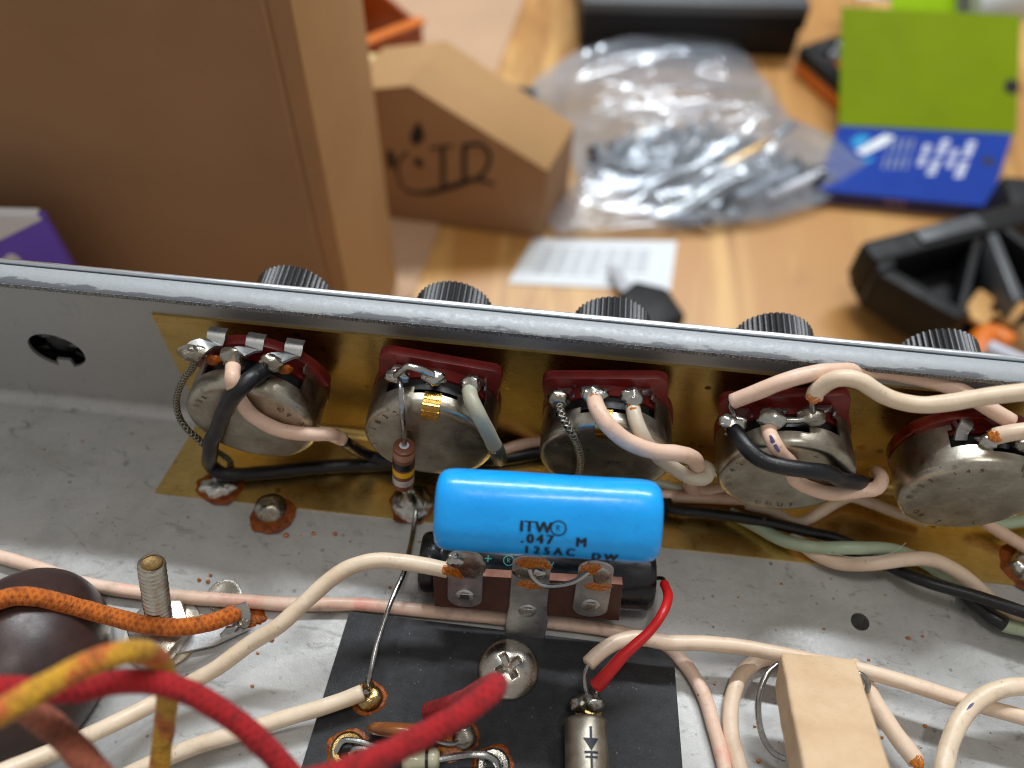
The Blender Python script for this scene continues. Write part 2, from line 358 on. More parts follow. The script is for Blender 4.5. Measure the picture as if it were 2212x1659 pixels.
def tube(pts, r, seg=14, step=None, wob=0., cap=.25, seed=0):
    """round wire along a smooth path; r is a number or a function of 0..1"""
    ps = spline(pts, step or max(.35, (r if not callable(r) else r(.5))*.55)); fr = frames(ps); v = []; f = []; uv = []
    L = [0.]
    for i in range(1, len(ps)): L.append(L[-1]+(ps[i]-ps[i-1]).length)
    rings = [(0, -0.0, 1-cap)]+[(i, 0, 1) for i in range(len(ps))]+[(len(ps)-1, 0, 1-cap)]
    R = r if callable(r) else (lambda t: r)
    for k, (i, d, sc_) in enumerate(rings):
        t, a, b = fr[i]; c = ps[i]; rr = R(L[i]/L[-1])
        if k == 0: c = c-t*rr*cap*.6
        if k == len(rings)-1: c = c+t*rr*cap*.6
        for j in range(seg):
            th = 2*math.pi*j/seg
            w = 1+wob*noise.noise(V((L[i]*.35+seed, math.cos(th), math.sin(th)))) if wob else 1
            v.append(c+(a*math.cos(th)+b*math.sin(th))*rr*sc_*w)
    LL = [L[0]]+L+[L[-1]]
    for k in range(len(rings)-1):
        for j in range(seg):
            j2 = (j+1) % seg
            f.append((k*seg+j, k*seg+j2, (k+1)*seg+j2, (k+1)*seg+j))
            uv.append(((LL[k], j/seg), (LL[k], (j+1)/seg), (LL[k+1], (j+1)/seg), (LL[k+1], j/seg)))
    n = len(v); v += [ps[0]-fr[0][0]*R(0)*cap*.6, ps[-1]+fr[-1][0]*R(1)*cap*.6]
    for j in range(seg):
        j2 = (j+1) % seg
        f.append((n, j2, j)); uv.append(((0, 0),)*3)
        f.append((n+1, (len(rings)-1)*seg+j, (len(rings)-1)*seg+j2)); uv.append(((L[-1], 0),)*3)
    return v, f, uv
def lathe(prof, o=(0, 0, 0), ax=(0, 0, 1), seg=48, keep=None, ref=None):
    """profile of (radius, height) about an axis; a radius of 0 closes it"""
    ax = V(ax).normalized(); u = (V(ref)-ax*V(ref).dot(ax)).normalized() if ref else ax.orthogonal().normalized(); w = ax.cross(u); o = V(o); v = []; f = []
    for r, h in prof:
        for j in range(seg):
            th = 2*math.pi*j/seg; v.append(o+ax*h+(u*math.cos(th)+w*math.sin(th))*max(r, 1e-4))
    for k in range(len(prof)-1):
        for j in range(seg):
            if keep and not keep(k, 2*math.pi*(j+.5)/seg): continue
            j2 = (j+1) % seg; f.append((k*seg+j, k*seg+j2, (k+1)*seg+j2, (k+1)*seg+j))
    return clean((v, f))
def clean(vf):
    bm = bmesh.new(); vs = [bm.verts.new(p) for p in vf[0]]
    for q in vf[1]:
        try: bm.faces.new([vs[i] for i in q])
        except ValueError: pass
    bmesh.ops.remove_doubles(bm, verts=bm.verts, dist=1e-4); bmesh.ops.delete(bm, geom=[x for x in bm.verts if not x.link_faces], context='VERTS')
    bmesh.ops.recalc_face_normals(bm, faces=bm.faces)
    bm.verts.index_update(); r = ([x.co.copy() for x in bm.verts], [tuple(x.index for x in q.verts) for q in bm.faces]); bm.free(); return r
def bevel(vf, w, seg=2, ang=30):
    bm = bmesh.new(); vs = [bm.verts.new(p) for p in vf[0]]
    for q in vf[1]: bm.faces.new([vs[i] for i in q])
    bmesh.ops.recalc_face_normals(bm, faces=bm.faces)
    ed = [e for e in bm.edges if len(e.link_faces) == 2 and e.calc_face_angle() > math.radians(ang)]
    bmesh.ops.bevel(bm, geom=ed, offset=w, segments=seg, profile=.5, affect='EDGES', clamp_overlap=True)
    bm.verts.index_update(); r = ([x.co.copy() for x in bm.verts], [tuple(x.index for x in q.verts) for q in bm.faces]); bm.free(); return r
def hexa(c8, w=0., seg=2):
    """box from 8 corners: four below counter-clockwise, four above"""
    f = [(0, 3, 2, 1), (4, 5, 6, 7), (0, 1, 5, 4), (1, 2, 6, 5), (2, 3, 7, 6), (3, 0, 4, 7)]
    r = ([V(p) for p in c8], f)
    return bevel(r, w, seg) if w else r
def box(lo, hi, w=0., m=None, seg=2):
    (a, b, c), (d, e, g) = lo, hi
    r = hexa([(a, b, c), (d, b, c), (d, e, c), (a, e, c), (a, b, g), (d, b, g), (d, e, g), (a, e, g)], w, seg)
    return ([m @ V(p) for p in r[0]], r[1]) if m else r
def prism(poly, ext, w=0.):
    n = len(poly); ext = V(ext); v = [V(p) for p in poly]+[V(p)+ext for p in poly]
    f = [tuple(range(n))[::-1], tuple(range(n, 2*n))]+[(i, (i+1) % n, n+(i+1) % n, n+i) for i in range(n)]
    return bevel((v, f), w) if w else clean((v, f))
def ribbon(pts, width, side, th=.4, step=.5, wf=None):
    ps = spline(pts, step); fr = frames(ps); v = []; f = []
    for i, p in enumerate(ps):
        t = fr[i][0]; s_ = side[i] if isinstance(side, list) else V(side); s_ = (s_-t*s_.dot(t)).normalized(); n = t.cross(s_)
        wd = width*(wf(i/(len(ps)-1)) if wf else 1)
        v += [p-s_*wd/2-n*th/2, p+s_*wd/2-n*th/2, p+s_*wd/2+n*th/2, p-s_*wd/2+n*th/2]
    for i in range(len(ps)-1):
        for j in range(4): f.append((4*i+j, 4*i+(j+1) % 4, 4*i+4+(j+1) % 4, 4*i+4+j))
    n = len(v); f += [(3, 2, 1, 0), (n-4, n-3, n-2, n-1)]
    return clean((v, f))
def blob(c, r, seed=0, amp=.18, fr=.45, sub=3, m=None):
    bm = bmesh.new(); bmesh.ops.create_icosphere(bm, subdivisions=sub, radius=1.)
    R = V(r) if hasattr(r, '__len__') else V((r, r, r)); c = V(c); v = []
    for x in bm.verts:
        k = 1+amp*noise.noise(x.co*1.6*fr/.45+V((seed*7.1, seed*3.3, seed)))+amp*.4*noise.noise(x.co*4+V((seed, 0, seed*5)))
        p = V((x.co.x*R.x*k, x.co.y*R.y*k, x.co.z*R.z*k)); v.append((m @ p if m else p)+c)
    f = [tuple(y.index for y in q.verts) for q in bm.faces]; bm.free(); return v, f
def dome(c, rad, h, seed=0, amp=.15, n=(0, 0, 1), flat=.5, seg=40, rings=10, ref=None, sx=1., sy=1.):
    """irregular low puddle or dome standing on a plane"""
    n = V(n).normalized(); u = (V(ref)-n*V(ref).dot(n)).normalized() if ref else n.orthogonal().normalized(); w = n.cross(u); c = V(c); v = []; f = []
    for k in range(rings+1):
        t = k/rings
        for j in range(seg):
            th = 2*math.pi*j/seg
            o = 1+amp*noise.noise(V((math.cos(th)*1.4+seed*5.3, math.sin(th)*1.4, seed)))+amp*.5*noise.noise(V((math.cos(th)*3.5, math.sin(th)*3.5+seed*2.2, seed+4)))
            r = rad*t*o; z = h*(1-t**(2/flat if flat else 2))**.6 if t < 1 else 0
            z *= 1+.25*noise.noise(V((r*math.cos(th)*.5+seed, r*math.sin(th)*.5, seed*3)))
            v.append(c+u*(r*math.cos(th)*sx)+w*(r*math.sin(th)*sy)+n*(z-.05))
    for k in range(rings):
        for j in range(seg):
            j2 = (j+1) % seg; f.append((k*seg+j, (k+1)*seg+j, (k+1)*seg+j2, k*seg+j2))
    return clean((v, f))
def ring(c, r0, r1, h, seed=0, amp=.2, n=(0, 0, 1), seg=56, ref=None, sx=1., sy=1., arc=None):
    """irregular raised ring (flux round a joint)"""
    n = V(n).normalized(); u = (V(ref)-n*V(ref).dot(n)).normalized() if ref else n.orthogonal().normalized(); w = n.cross(u); c = V(c); v = []; f = []
    K = 6
    for k in range(K+1):
        t = k/K
        for j in range(seg):
            th = 2*math.pi*j/seg
            o = 1+amp*noise.noise(V((math.cos(th)*1.6+seed*5.3, math.sin(th)*1.6, seed)))+amp*.7*noise.noise(V((math.cos(th)*3, math.sin(th)*3+seed*2.2, seed+4)))
            a = 1.
            if arc: a = max(.05, min(1, .55+.6*math.cos(th-arc)))
            r = r0+(r1*o-r0)*t*a; z = h*math.sin(math.pi*min(1, t*.98+.02))**.6*(1+.4*noise.noise(V((r*math.cos(th)*.8, r*math.sin(th)*.8, seed))))
            v.append(c+u*(r*math.cos(th)*sx)+w*(r*math.sin(th)*sy)+n*(max(0, z)-.03))
    for k in range(K):
        for j in range(seg):
            j2 = (j+1) % seg; f.append((k*seg+j, (k+1)*seg+j, (k+1)*seg+j2, k*seg+j2))
    return v, f
def text2d(body, size, spacing=1.):
    cu = bpy.data.curves.new('lettering', 'FONT'); cu.body = body; cu.size = size; cu.space_character = spacing; cu.resolution_u = 3; cu.align_x = 'LEFT'; cu.offset = 0
    o = bpy.data.objects.new('lettering', cu); COL.objects.link(o)
    dg = bpy.context.evaluated_depsgraph_get(); me = bpy.data.meshes.new_from_object(o.evaluated_get(dg))
    bm = bmesh.new(); bm.from_mesh(me); bmesh.ops.triangulate(bm, faces=bm.faces)
    for _ in range(6):
        le = [e for e in bm.edges if e.calc_length() > size*.16]
        if le: bmesh.ops.subdivide_edges(bm, edges=le, cuts=1); bmesh.ops.triangulate(bm, faces=bm.faces)
    bm.verts.index_update(); r = ([x.co.copy() for x in bm.verts], [tuple(y.index for y in q.verts) for q in bm.faces]); bm.free()
    bpy.data.objects.remove(o); bpy.data.curves.remove(cu); bpy.data.meshes.remove(me)
    return r
def mapv(vf, fn): return [fn(p) for p in vf[0]], vf[1]
def on_cyl(vf, A, B, r, s0, a0, rot=0., lift=.03):
    """lay flat lettering on a cylinder from A to B; a0 counts from the viewer's side up"""
    A = V(A); ax = (V(B)-A).normalized(); up = V((0, 0, 1)); up = (up-ax*up.dot(ax)).normalized(); fr = up.cross(ax)
    c, s_ = math.cos(rot), math.sin(rot)
    def fn(p):
        x, y = p.x*c-p.y*s_, p.x*s_+p.y*c
        a = a0-y/r
        return A+ax*(s0+x)+(fr*math.cos(a)+up*math.sin(a))*(r+lift)
    return mapv(vf, fn)
def plane_map(vf, o, x, y, lift=None):
    o, x, y = V(o), V(x), V(y); n = x.cross(y).normalized()
    return mapv(vf, lambda p: o+x*p.x+y*p.y+n*(lift or 0))
def quad_grid(fn, nu, nv):
    v = [fn(i/nu, j/nv) for j in range(nv+1) for i in range(nu+1)]
    return v, [(j*(nu+1)+i, j*(nu+1)+i+1, (j+1)*(nu+1)+i+1, (j+1)*(nu+1)+i) for j in range(nv) for i in range(nu)]

M['rustend'] = simple('oily_brown_end', (120, 92, 44), .4, .5, var=.6, vs=1.2, bump=.4, bs=2.)
M['violet'] = simple('violet_ink', (84, 70, 120), .5)
CAMP = V((65.78,-95.75,155.35))

# ================================================================== SETTING
obj('bench_top', box((-900, -400, -190), (900, 1500, -150), 1.5), 'wood', kind='structure', label='worn wooden workbench top under everything')
# ================================================================== CHASSIS
X0, X1 = -190., 330.
ch = thing('amplifier_chassis', 'open zinc plated steel amplifier chassis with folded front wall', 'amplifier chassis', (60, -40, 0))
def pan():
    prof = [(-200., 0.)]+[(-3+3*math.sin(a), 3-3*math.cos(a)) for a in [i*math.pi/24 for i in range(13)]]+[(0., 41.75)]
    out = [(.65, 41.75)]+[(-3+3.65*math.sin(a), 3-3.65*math.cos(a)) for a in [i*math.pi/24 for i in range(12, -1, -1)]]+[(-200., -.65)]
    p = prof+out; n = len(p)
    v = [V((X0, y, z)) for y, z in p]+[V((X1, y, z)) for y, z in p]
    f = [(i, (i+1) % n, n+(i+1) % n, n+i) for i in range(n)]
    h = len(prof)
    for i in range(h-1):
        f.append((i, n-1-i, n-2-i, i+1)); f.append((n+i, n+i+1, n+n-2-i, n+n-1-i))
    return clean((v, f))
def cut(g, cutters):
    me = bpy.data.meshes.new('cut'); me.from_pydata([tuple(p) for p in g[0]], [], g[1]); o = bpy.data.objects.new('cut', me); COL.objects.link(o); tmp = [o]
    for c in cutters:
        m2 = bpy.data.meshes.new('cut'); m2.from_pydata([tuple(p) for p in c[0]], [], c[1]); o2 = bpy.data.objects.new('cut', m2); COL.objects.link(o2); tmp.append(o2)
        m = o.modifiers.new('b', 'BOOLEAN'); m.operation = 'DIFFERENCE'; m.solver = 'EXACT'; m.object = o2
    dg = bpy.context.evaluated_depsgraph_get(); r = bpy.data.meshes.new_from_object(o.evaluated_get(dg))
    vf = ([x.co.copy() for x in r.vertices], [tuple(q.vertices) for q in r.polygons])
    for t in tmp:
        d = t.data; bpy.data.objects.remove(t); bpy.data.meshes.remove(d)
    bpy.data.meshes.remove(r); return vf
HC = V((-33.39,0,18.4))     # punched hole in the front wall, with a square key left standing
hp = []
for i in range(40):
    a = math.radians(-90)+math.radians(16)+math.radians(328)*i/39
    hp.append(HC+V((math.cos(a)*5.6, 3, math.sin(a)*5.3)))
hp += [HC+V((-1.3, 3, -3.0)), HC+V((1.5, 3, -3.0))]
FH = V((129.47,-31.01,0))
hole2 = lathe([(0, -3), (1.75, -3), (1.75, 3), (0, 3)], FH, (0, 0, 1), 28)
obj('steel_pan', cut(pan(), [prism(hp, (0, -6, 0)), hole2]), 'zinc', ch, smooth=25)
lp = [(-3.77, 41.8), (-3.77, 42.75), (-3.5, 43), (.2, 43), (.5, 42.87), (.65, 42.55), (.65, 41.8)]
n = len(lp)
lv = [V((X0, y, z)) for y, z in lp]+[V((X1, y, z)) for y, z in lp]
obj('folded_lip', clean((lv, [(i, (i+1) % n, n+(i+1) % n, n+i) for i in range(1, n)]+[tuple(range(n)), tuple(range(n, 2*n))[::-1]])), 'lip', ch, smooth=50)
obj('sawn_edge', box((X0, -3.83, 41.79), (X1, -3.775, 42.78)), 'edge', ch, smooth=0)
obj('face_plate', cut(box((X0, .98, -6), (X1, 1.85, 43.15), .15), [lathe([(0, -3), (5.95, -3), (5.95, 6), (0, 6)], HC, (0, 1, 0), 40)]), 'alu', ch)
sk = MB().add(lathe([(5.9, 0), (5.9, 5), (3.2, 5.2), (3.0, 1.5), (0, 1.2)], HC+V((0, .66, 0)), (0, 1, 0), 40))
for a in (20, 75, 140, 200, 320):
    d = V((math.cos(math.radians(a)), 0, math.sin(math.radians(a)))); t = V((-d.z, 0, d.x))
    q = [HC+d*3.1-t*.5, HC+d*5.6-t*.5, HC+d*5.6+t*.5, HC+d*3.1+t*.5]
    sk.add(prism([p+V((0, 1.6, 0)) for p in q], (0, 4, 0)))
skt = obj('hole_socket', sk, 'blackplas', ch)
for k, a in enumerate((60, 110, 15)):
    d = V((math.cos(math.radians(a)), 0, math.sin(math.radians(a))))
    obj('contact_glint', bevel(box(HC+d*3.6+V((-.8, .9, -.3)), HC+d*3.6+V((.8, 2.4, .4))), .1, 1), 'greyplas', skt)  # pale slivers added for the glints of metal contacts in the socket
obj('hole_liner', lathe([(1.77, -.66), (2.1, -.7), (2.1, -7), (0, -7)], FH, (0, 0, 1), 24), 'zinc', ch)
# ------------------------------------------------------------------ brass grounding plate
PX0 = -8.6
bp = [(-20.1, .47)]+[(-3+2.5*math.sin(a), 2.97-2.5*math.cos(a)) for a in [i*math.pi/20 for i in range(11)]]+[(-.5, 33.9)]
bo = [(-.03, 33.9)]+[(-3+2.97*math.sin(a), 2.97-2.95*math.cos(a)) for a in [i*math.pi/20 for i in range(10, -1, -1)]]+[(-20.1, .02)]
n = len(bp+bo); pp = bp+bo; h = len(bp)
v = [V((PX0+(0 if z > 3 else -3.2*max(0, -y-3)/17), y, z)) for y, z in pp]+[V((X1, y, z)) for y, z in pp]
f = [(i, (i+1) % n, n+(i+1) % n, n+i) for i in range(n)]
for i in range(h-1): f += [(i, n-1-i, n-2-i, i+1)]
plate = thing('grounding_plate', 'tarnished brass grounding plate bent along the chassis front wall', 'brass plate', (70, -10, 0))
obj('plate_sheet', clean((v, f)), 'brass', plate, smooth=30)
def joint(c, rad, h, seed, fr, mat='solder', amp=.15, sx=1., sy=1., fs=1.25, fm='fluxrust', arc=None, flat=.6):
    s_ = obj('solder_joint', dome(c, rad, h, seed, amp, flat=flat, sx=sx, sy=sy, ref=(1, 0, 0)), mat, plate)
    if fr: obj('flux_ring', ring(V(c)-V((0, 0, .05)), rad*.7, fr, .22, seed+3, .16, ref=(1, 0, 0), sx=sx, sy=sy, arc=arc), fm, s_)
    return s_
joint((12.63,-20.89,0.5), 3.4, 2.2, 3, 5.6, 'oldsolder', .06, flat=.9, arc=-1.0)
joint((0.87,-17.49,0.5), 3.4, 1.3, 5, 4.6, 'solder', .4, 1.1, .8)
sj = joint((40.76,-16.49,0.5), 4.3, 1.6, 8, 4.7, 'solder', .16, flat=.6)
obj('solder_cone', clean(lathe([(3.3, .7), (2.5, 1.4), (1.8, 2.4), (1.2, 3.6), (.8, 4.8), (0, 5.1)], V((40.76,-16.49,0.5))+V((0, .4, 0)), (-.05, .1, 1), 32)), 'solder', plate, 60)
joint((164.15,-15.71,0.5), 3.8, 1.9, 12, 5.4, 'solder', .3)
# ================================================================== POTENTIOMETERS
ZC = 23.42
def pot(cx, ang, label, lugs, board='rect', tab=None, stamps=(), wide=False, side=None, seed=0, resin=(), jump=None):
    """one control: tin can, phenolic board, three lugs with solder. ang turns it clockwise (degrees)"""
    t = thing('potentiometer', label, 'potentiometer', (cx, -8, ZC-12), 'potentiometers along the front wall')
    o = V((cx, 0, ZC)); a = math.radians(-ang); U = V((math.cos(a), 0, math.sin(a))); W = V((-math.sin(a), 0, math.cos(a)))
    L = lambda u, y, w: o+U*u+W*w+V((0, y, 0))
    # can with a window cut for the lugs
    prof = [(12, 7.0), (12, 8.2), (12, 9.4), (12, 10.6), (12, 11.7), (12.02, 13.), (12, 14.3), (11.9, 14.9), (11.6, 15.35), (11.1, 15.6), (10.4, 15.72), (9.6, 15.66), (6, 15.7), (3, 15.72), (0, 15.72)]
    def keep(k, th):
        d = abs((math.degrees(th)+180) % 360-180)
        return not (k < 4 and d < 48 and (k > 0 or d < 46)) and not (k == 4 and d < 20)
    g = lathe(prof, o, (0, -1, 0), 96, keep, ref=W)
    bm = bmesh.new(); vs = [bm.verts.new(p) for p in g[0]]
    for q in g[1]: bm.faces.new([vs[i] for i in q])
    bmesh.ops.recalc_face_normals(bm, faces=bm.faces)
    for x in bm.verts:
        d = x.co-o; x.co += V((d.x, 0, d.z)).normalized()*.14*noise.noise(x.co*.25+V((seed*3.1, 0, 0)))+V((0, .22*noise.noise(x.co*.16+V((0, seed*2.7, 0))), 0))
    bmesh.ops.solidify(bm, geom=bm.faces, thickness=.4)
    bm.verts.index_update(); g = ([x.co.copy() for x in bm.verts], [tuple(x.index for x in q.verts) for q in bm.faces]); bm.free()
    can = obj('can', g, 'can', t, smooth=42)
    for body, size, rad, a0, da in stamps:
        for i, c in enumerate(body):
            if c == ' ': continue
            th = math.radians(a0+da*i); R = U*math.cos(th)+W*math.sin(th); T = U*math.sin(th)-W*math.cos(th)
            if da > 0: R, T = -R, -T
            ctr = o+(R if da < 0 else -R)*rad+V((0, -15.72, 0))
            obj('stamped_mark', plane_map(text2d(c, size), ctr, T, R, .03), M['stamp'], can, smooth=0)
    obj('wafer', lathe([(0, 4.6), (12.2, 4.6), (12.2, 6.4), (11.3, 6.95), (11.3, 9.0), (0, 9.0)], o, (0, -1, 0), 64), 'phendark' if board == 'dark' else 'phenred', t)
    obj('dark_inside', lathe([(0, 9.05), (10.8, 9.05), (10.6, 11.2), (0, 11.2)], o, (0, -1, 0), 40), 'hole', t)  # near-black disc: darkness inside the can put in as colour
    if board == 'rect':
        pl = []
        for (u, w), (s0, s1) in (((9.0, 11.2), (0, 90)), ((-9.0, 11.2), (90, 180))):
            for k in range(7):
                th = math.radians(s0+(s1-s0)*k/6); pl.append(L(u+2.1*math.cos(th), -5.0, w+2.1*math.sin(th)))
        pl += [L(-11.1, -5.0, 2), L(11.1, -5.0, 2)]
        obj('terminal_board', prism(pl, (0, -1.9, 0), .12), 'phenred', t)
    else:
        pl = [L(13.3*math.cos(math.radians(x)), -5.0, 13.3*math.sin(math.radians(x))) for x in range(15, 166, 6)]
        obj('terminal_board', prism(pl, (0, -2.2, 0), .3), 'phendark' if board == 'dark' else 'phenred', t)
    for i, (bl, rr, sd, mt) in enumerate(lugs):
        u = (-6.9, 0, 6.9)[i] if len(lugs) == 3 else (-6.9, 0)[i]
        bl = V(bl); m = bl-V((0, -1.2, -.2))
        wd = 3.2 if wide else 2.3
        top = 12.2 if wide else 11.4
        pts = [L(u, -6.95, 8.6), L(u, -7.1, top-1)] if not wide else [L(u, -4.8, 13.4), L(u, -6.4, 13.7), L(u, -7.6, 12.9)]
        pts += [pts[-1].lerp(bl, .35)+V((0, -.3, .5)), bl+V((0, .1, .0)), bl+V((0, -1.0, -1.0))]
        lg = obj('lug', ribbon(pts, wd, U, .45, .5), 'lug', t)
        for q in (-1, 1):
            obj('lug_claw', ribbon([L(u+q*wd*.62, -6.9, 9.2), L(u+q*wd*.68, -7.7, 9.5), L(u+q*wd*.62, -8.5, 9.9)], .8, (0, 0, 1), .35), 'lug', lg)
        if rr: obj('solder', blob(bl+V((0, -.35, 0)), tuple(x*1.22 for x in rr), sd, .25, .5), mt, lg)
    if jump: obj('jumper', tube(jump, .6, 10, .35, .3, seed=seed), 'solder', t, 60)
    for k, c in enumerate(resin): obj('resin', blob(c, (1.5, .9, 1.1), 30+k, .25), 'flux', t)
    if tab:
        tp = [L(tab, -12.8, 12.15), L(tab, -14.2, 12.35), L(tab, -15.3, 12.0), L(tab, -16.0, 11.0), L(tab, -16.0, 9.6), L(tab, -15.95, 8.3)]
        g = MB().add(ribbon(tp, 3.0, U, .35, .4))
        for k in (1, 2, 3, 4): g.add(ribbon([tp[k]-U*1.5+V((0, -.15, .15)), tp[k]+U*1.5+V((0, -.15, .15))], .35, (0, 0, 1), .3))
        obj('grounding_tab', g, 'goldtab', t)
    if side is not None:
        th = math.radians(side); R = U*math.cos(th)+W*math.sin(th)
        obj('grounding_tab', blob(o+R*11.6+V((0, -15.2, 0)), (1.5, .8, 1.9), 9, .5, .9), 'solder', t)
    return t
s = N('stamped_groove'); s.set(col=lin((96, 88, 74)), metal=.9, rough=.5); M['stamp'] = s.m
SD, OS = 'solder', 'oldsolder'
pot(12.28, 5, 'leftmost potentiometer, round dark red board and braided shield at its lug', [
    ((3.57,-10.5,37.42), (2.0, 1.2, 1.4), 1, OS), ((11.07,-11,37.88), (1.75, 1.3, 1.9), 2, OS), ((17.71,-11,37.35), (1.7, 1.2, 1.5), 3, OS)],
    'round', None, [('13R', 1.5, 9.6, 160, -11), ('Q4', 1.7, 8.6, 52, -14), ('XX', 1.6, 9.6, 20, -12)], True, seed=1, resin=((6.91,-10.6,35.54), (19.53,-10.8,35.29)))
pot(45.32, 7, 'second potentiometer from the left, banded brown resistor hanging across its can', [
    ((39.72,-10.5,36.73), (1.7, 1.1, .95), 4, SD), ((46.1,-10.5,37.32), (1.8, 1.2, .95), 5, SD), ((52.67,-10.5,36.54), (1.45, 1.3, 1.35), 6, SD)],
    'rect', -.4, [('111832', 1.7, 9.8, 200, -14), ('U2', 1.6, 9.7, 42, -12), ('18-69', 1.6, 9.7, 12, -10)], seed=2, jump=((39.69,-11.4,37.7),(41,-11.6,39.56),(42.06,-11.6,40.76),(43.56,-11.6,40.55),(44.85,-11.4,39.7),(46.29,-11.3,38.66)))
pot(77.59, -9, 'middle potentiometer behind the blue capacitor with a braided shield down its can', [
    ((68.08,-10.5,34.62), (1.6, 1.3, 1.4), 7, OS), ((73.88,-10.5,37.09), (1.9, 1.4, 1.2), 8, SD), ((80.58,-10.5,37.1), (1.7, 1.4, 1.55), 9, SD)],
    'rect', .3, [], seed=3)
pot(110.01, -14, 'fourth potentiometer from the left, black and peach wires crossing its can', [
    ((98.53,-10.8,33.29), (2.0, 1.4, 1.2), 10, SD), ((104.68,-10.8,35.43), (2.2, 1.7, 1.8), 11, SD), ((111.13,-10.3,36.6), (2.0, 1.3, 1.3), 12, OS)],
    'rect', None, [('1142C', 1.7, 9.4, 190, -15), ('ZS', 1.6, 9.0, 62, -13), ('UDU7', 1.6, 9.8, 236, 13)], seed=4, jump=((105.18,-11.4,35.67),(106.93,-11.6,36.17),(108.88,-11.5,36.5),(110.49,-11.2,37.09)))
pot(142.51, 14, 'rightmost potentiometer, glossy round board, cut by the edge of the photo', [
    ((137.23,-9.5,34.95), None, 13, SD), ((141.17,-10.8,35.18), (1.7, 1.3, 1.5), 14, SD), ((147.42,-10.5,34.36), (1.5, 1.2, 1.4), 15, OS)],
    'dark', None, [('R13', 1.7, 9.4, 205, -12), ('7 145', 1.6, 9.4, 168, -12), ('OR 7 51', 1.6, 9.8, 232, 13)], side=76, seed=5)
# ------------------------------------------------------------------ control knobs outside the panel
KR, KY = 7.95, 17.71
def knob_mesh():
    NR = 42; seg = NR*8; v = []; f = []
    rows = [(0, KY, 0), (.55, KY, .2), (.93, KY-.05, .7), (1., KY-.35, 1), (1., KY-4, 1), (1., KY-9, 1), (1.02, 5., 1), (1.02, 4.6, 0), (1.35, 4.4, 0), (1.38, 3.4, 0), (1.36, 2.4, 0), (0, 2.4, 0)]
    for rr, y, k in rows:
        for j in range(seg):
            th = 2*math.pi*j/seg; x = .5-.5*math.cos(NR*th)
            r = KR*rr-k*.42*(1-x**.6); v.append(V((math.cos(th)*max(r, .001), y, math.sin(th)*max(r, .001))))
    for i in range(len(rows)-1):
        for j in range(seg): f.append((i*seg+j, i*seg+(j+1) % seg, (i+1)*seg+(j+1) % seg, (i+1)*seg+j))
    return clean((v, f))
kn0 = thing('control_knob', '', 'knob', (12.28, 0, ZC), 'ribbed knobs outside the face plate')
g = knob_mesh(); off = V((12.28, 0, ZC))
grip = obj('grip', ([p+off for p in g[0]], g[1]), 'knob', kn0, smooth=28)
shaft = obj('shaft', lathe([(3, 0), (3, 8), (0, 8)], off+V((0, 1.8, 0)), (0, 1, 0), 24), 'steel', kn0)
for i, (x, lb) in enumerate((( 12.28, 'leftmost black ribbed knob, in front of the large cardboard box'), (45.32, 'black ribbed knob second from the left, below the kraft sheet edge'),
        (77.59, 'middle black ribbed knob, in front of the black key fob'), (110.01, 'black ribbed knob second from the right, against bare bench wood'), (142.51, 'rightmost black ribbed knob, beside the orange clamp'))):
    if i == 0: k = kn0
    else:
        k = kn0.copy(); COL.objects.link(k)
        for c_ in (grip, shaft):
            d = c_.copy(); COL.objects.link(d); d.parent = k
    k['label'] = lb; k.location = V((x, 0, ZC))*MM; k.rotation_euler = (0, i*1.1, 0)
# ================================================================== WIRES
def wire(name, label, cat, pts, r, mat, wob=.06, group='hookup wires in the chassis', bare=(), seed=0, sub=None, smooth=60, rf=None, step=None, stain=0, ink=()):
    pts = [V(p)+(V((noise.noise(V((seed, i*1.7, 0))), 0, noise.noise(V((seed, i*1.7, 9)))))*.18 if 0 < i < len(pts)-1 else V()) for i, p in enumerate(pts)]
    g = MB().add(tube(pts, rf or r, 16, step, wob, seed=seed))
    if not (bare or ink): return obj(name, g, mat, None, smooth, label, cat, group)
    t = thing(name, label, cat, pts[0], group)
    obj('insulation', g, mat, t, smooth)
    if stain:
        ps = spline(pts if stain > 0 else pts[::-1], .3); k = max(3, int(abs(stain)/.3))
        sp_ = [x for x in ps[:k]]; d = (CAMP-sp_[0]).normalized()
        for i, w_ in ((0, 1.), (k//2, .75)): obj('amber_stain', dome(sp_[i]+d*r*.82, r*.75*w_, r*.24, seed+i, .3, d, .5), 'fluxgold', t, 60)
    for c, ln in ink:
        c = V(c); d = (CAMP-c).normalized(); ps = spline(pts, .4); i = min(range(1, len(ps)-1), key=lambda k: (ps[k]-c).length); ax = ps[i+1]-ps[i-1]; d = (d-ax.normalized()*d.dot(ax.normalized())).normalized()
        obj('ink_mark', dome(ps[i]+d*r*.93, .35, .10, seed, .3, d, .6, ref=ax, sx=ln), 'violet', t, 60)
    for b, br in bare: obj('bare_end', tube(b, br, 8, .4, .08), 'lead', t, 60)
    return t
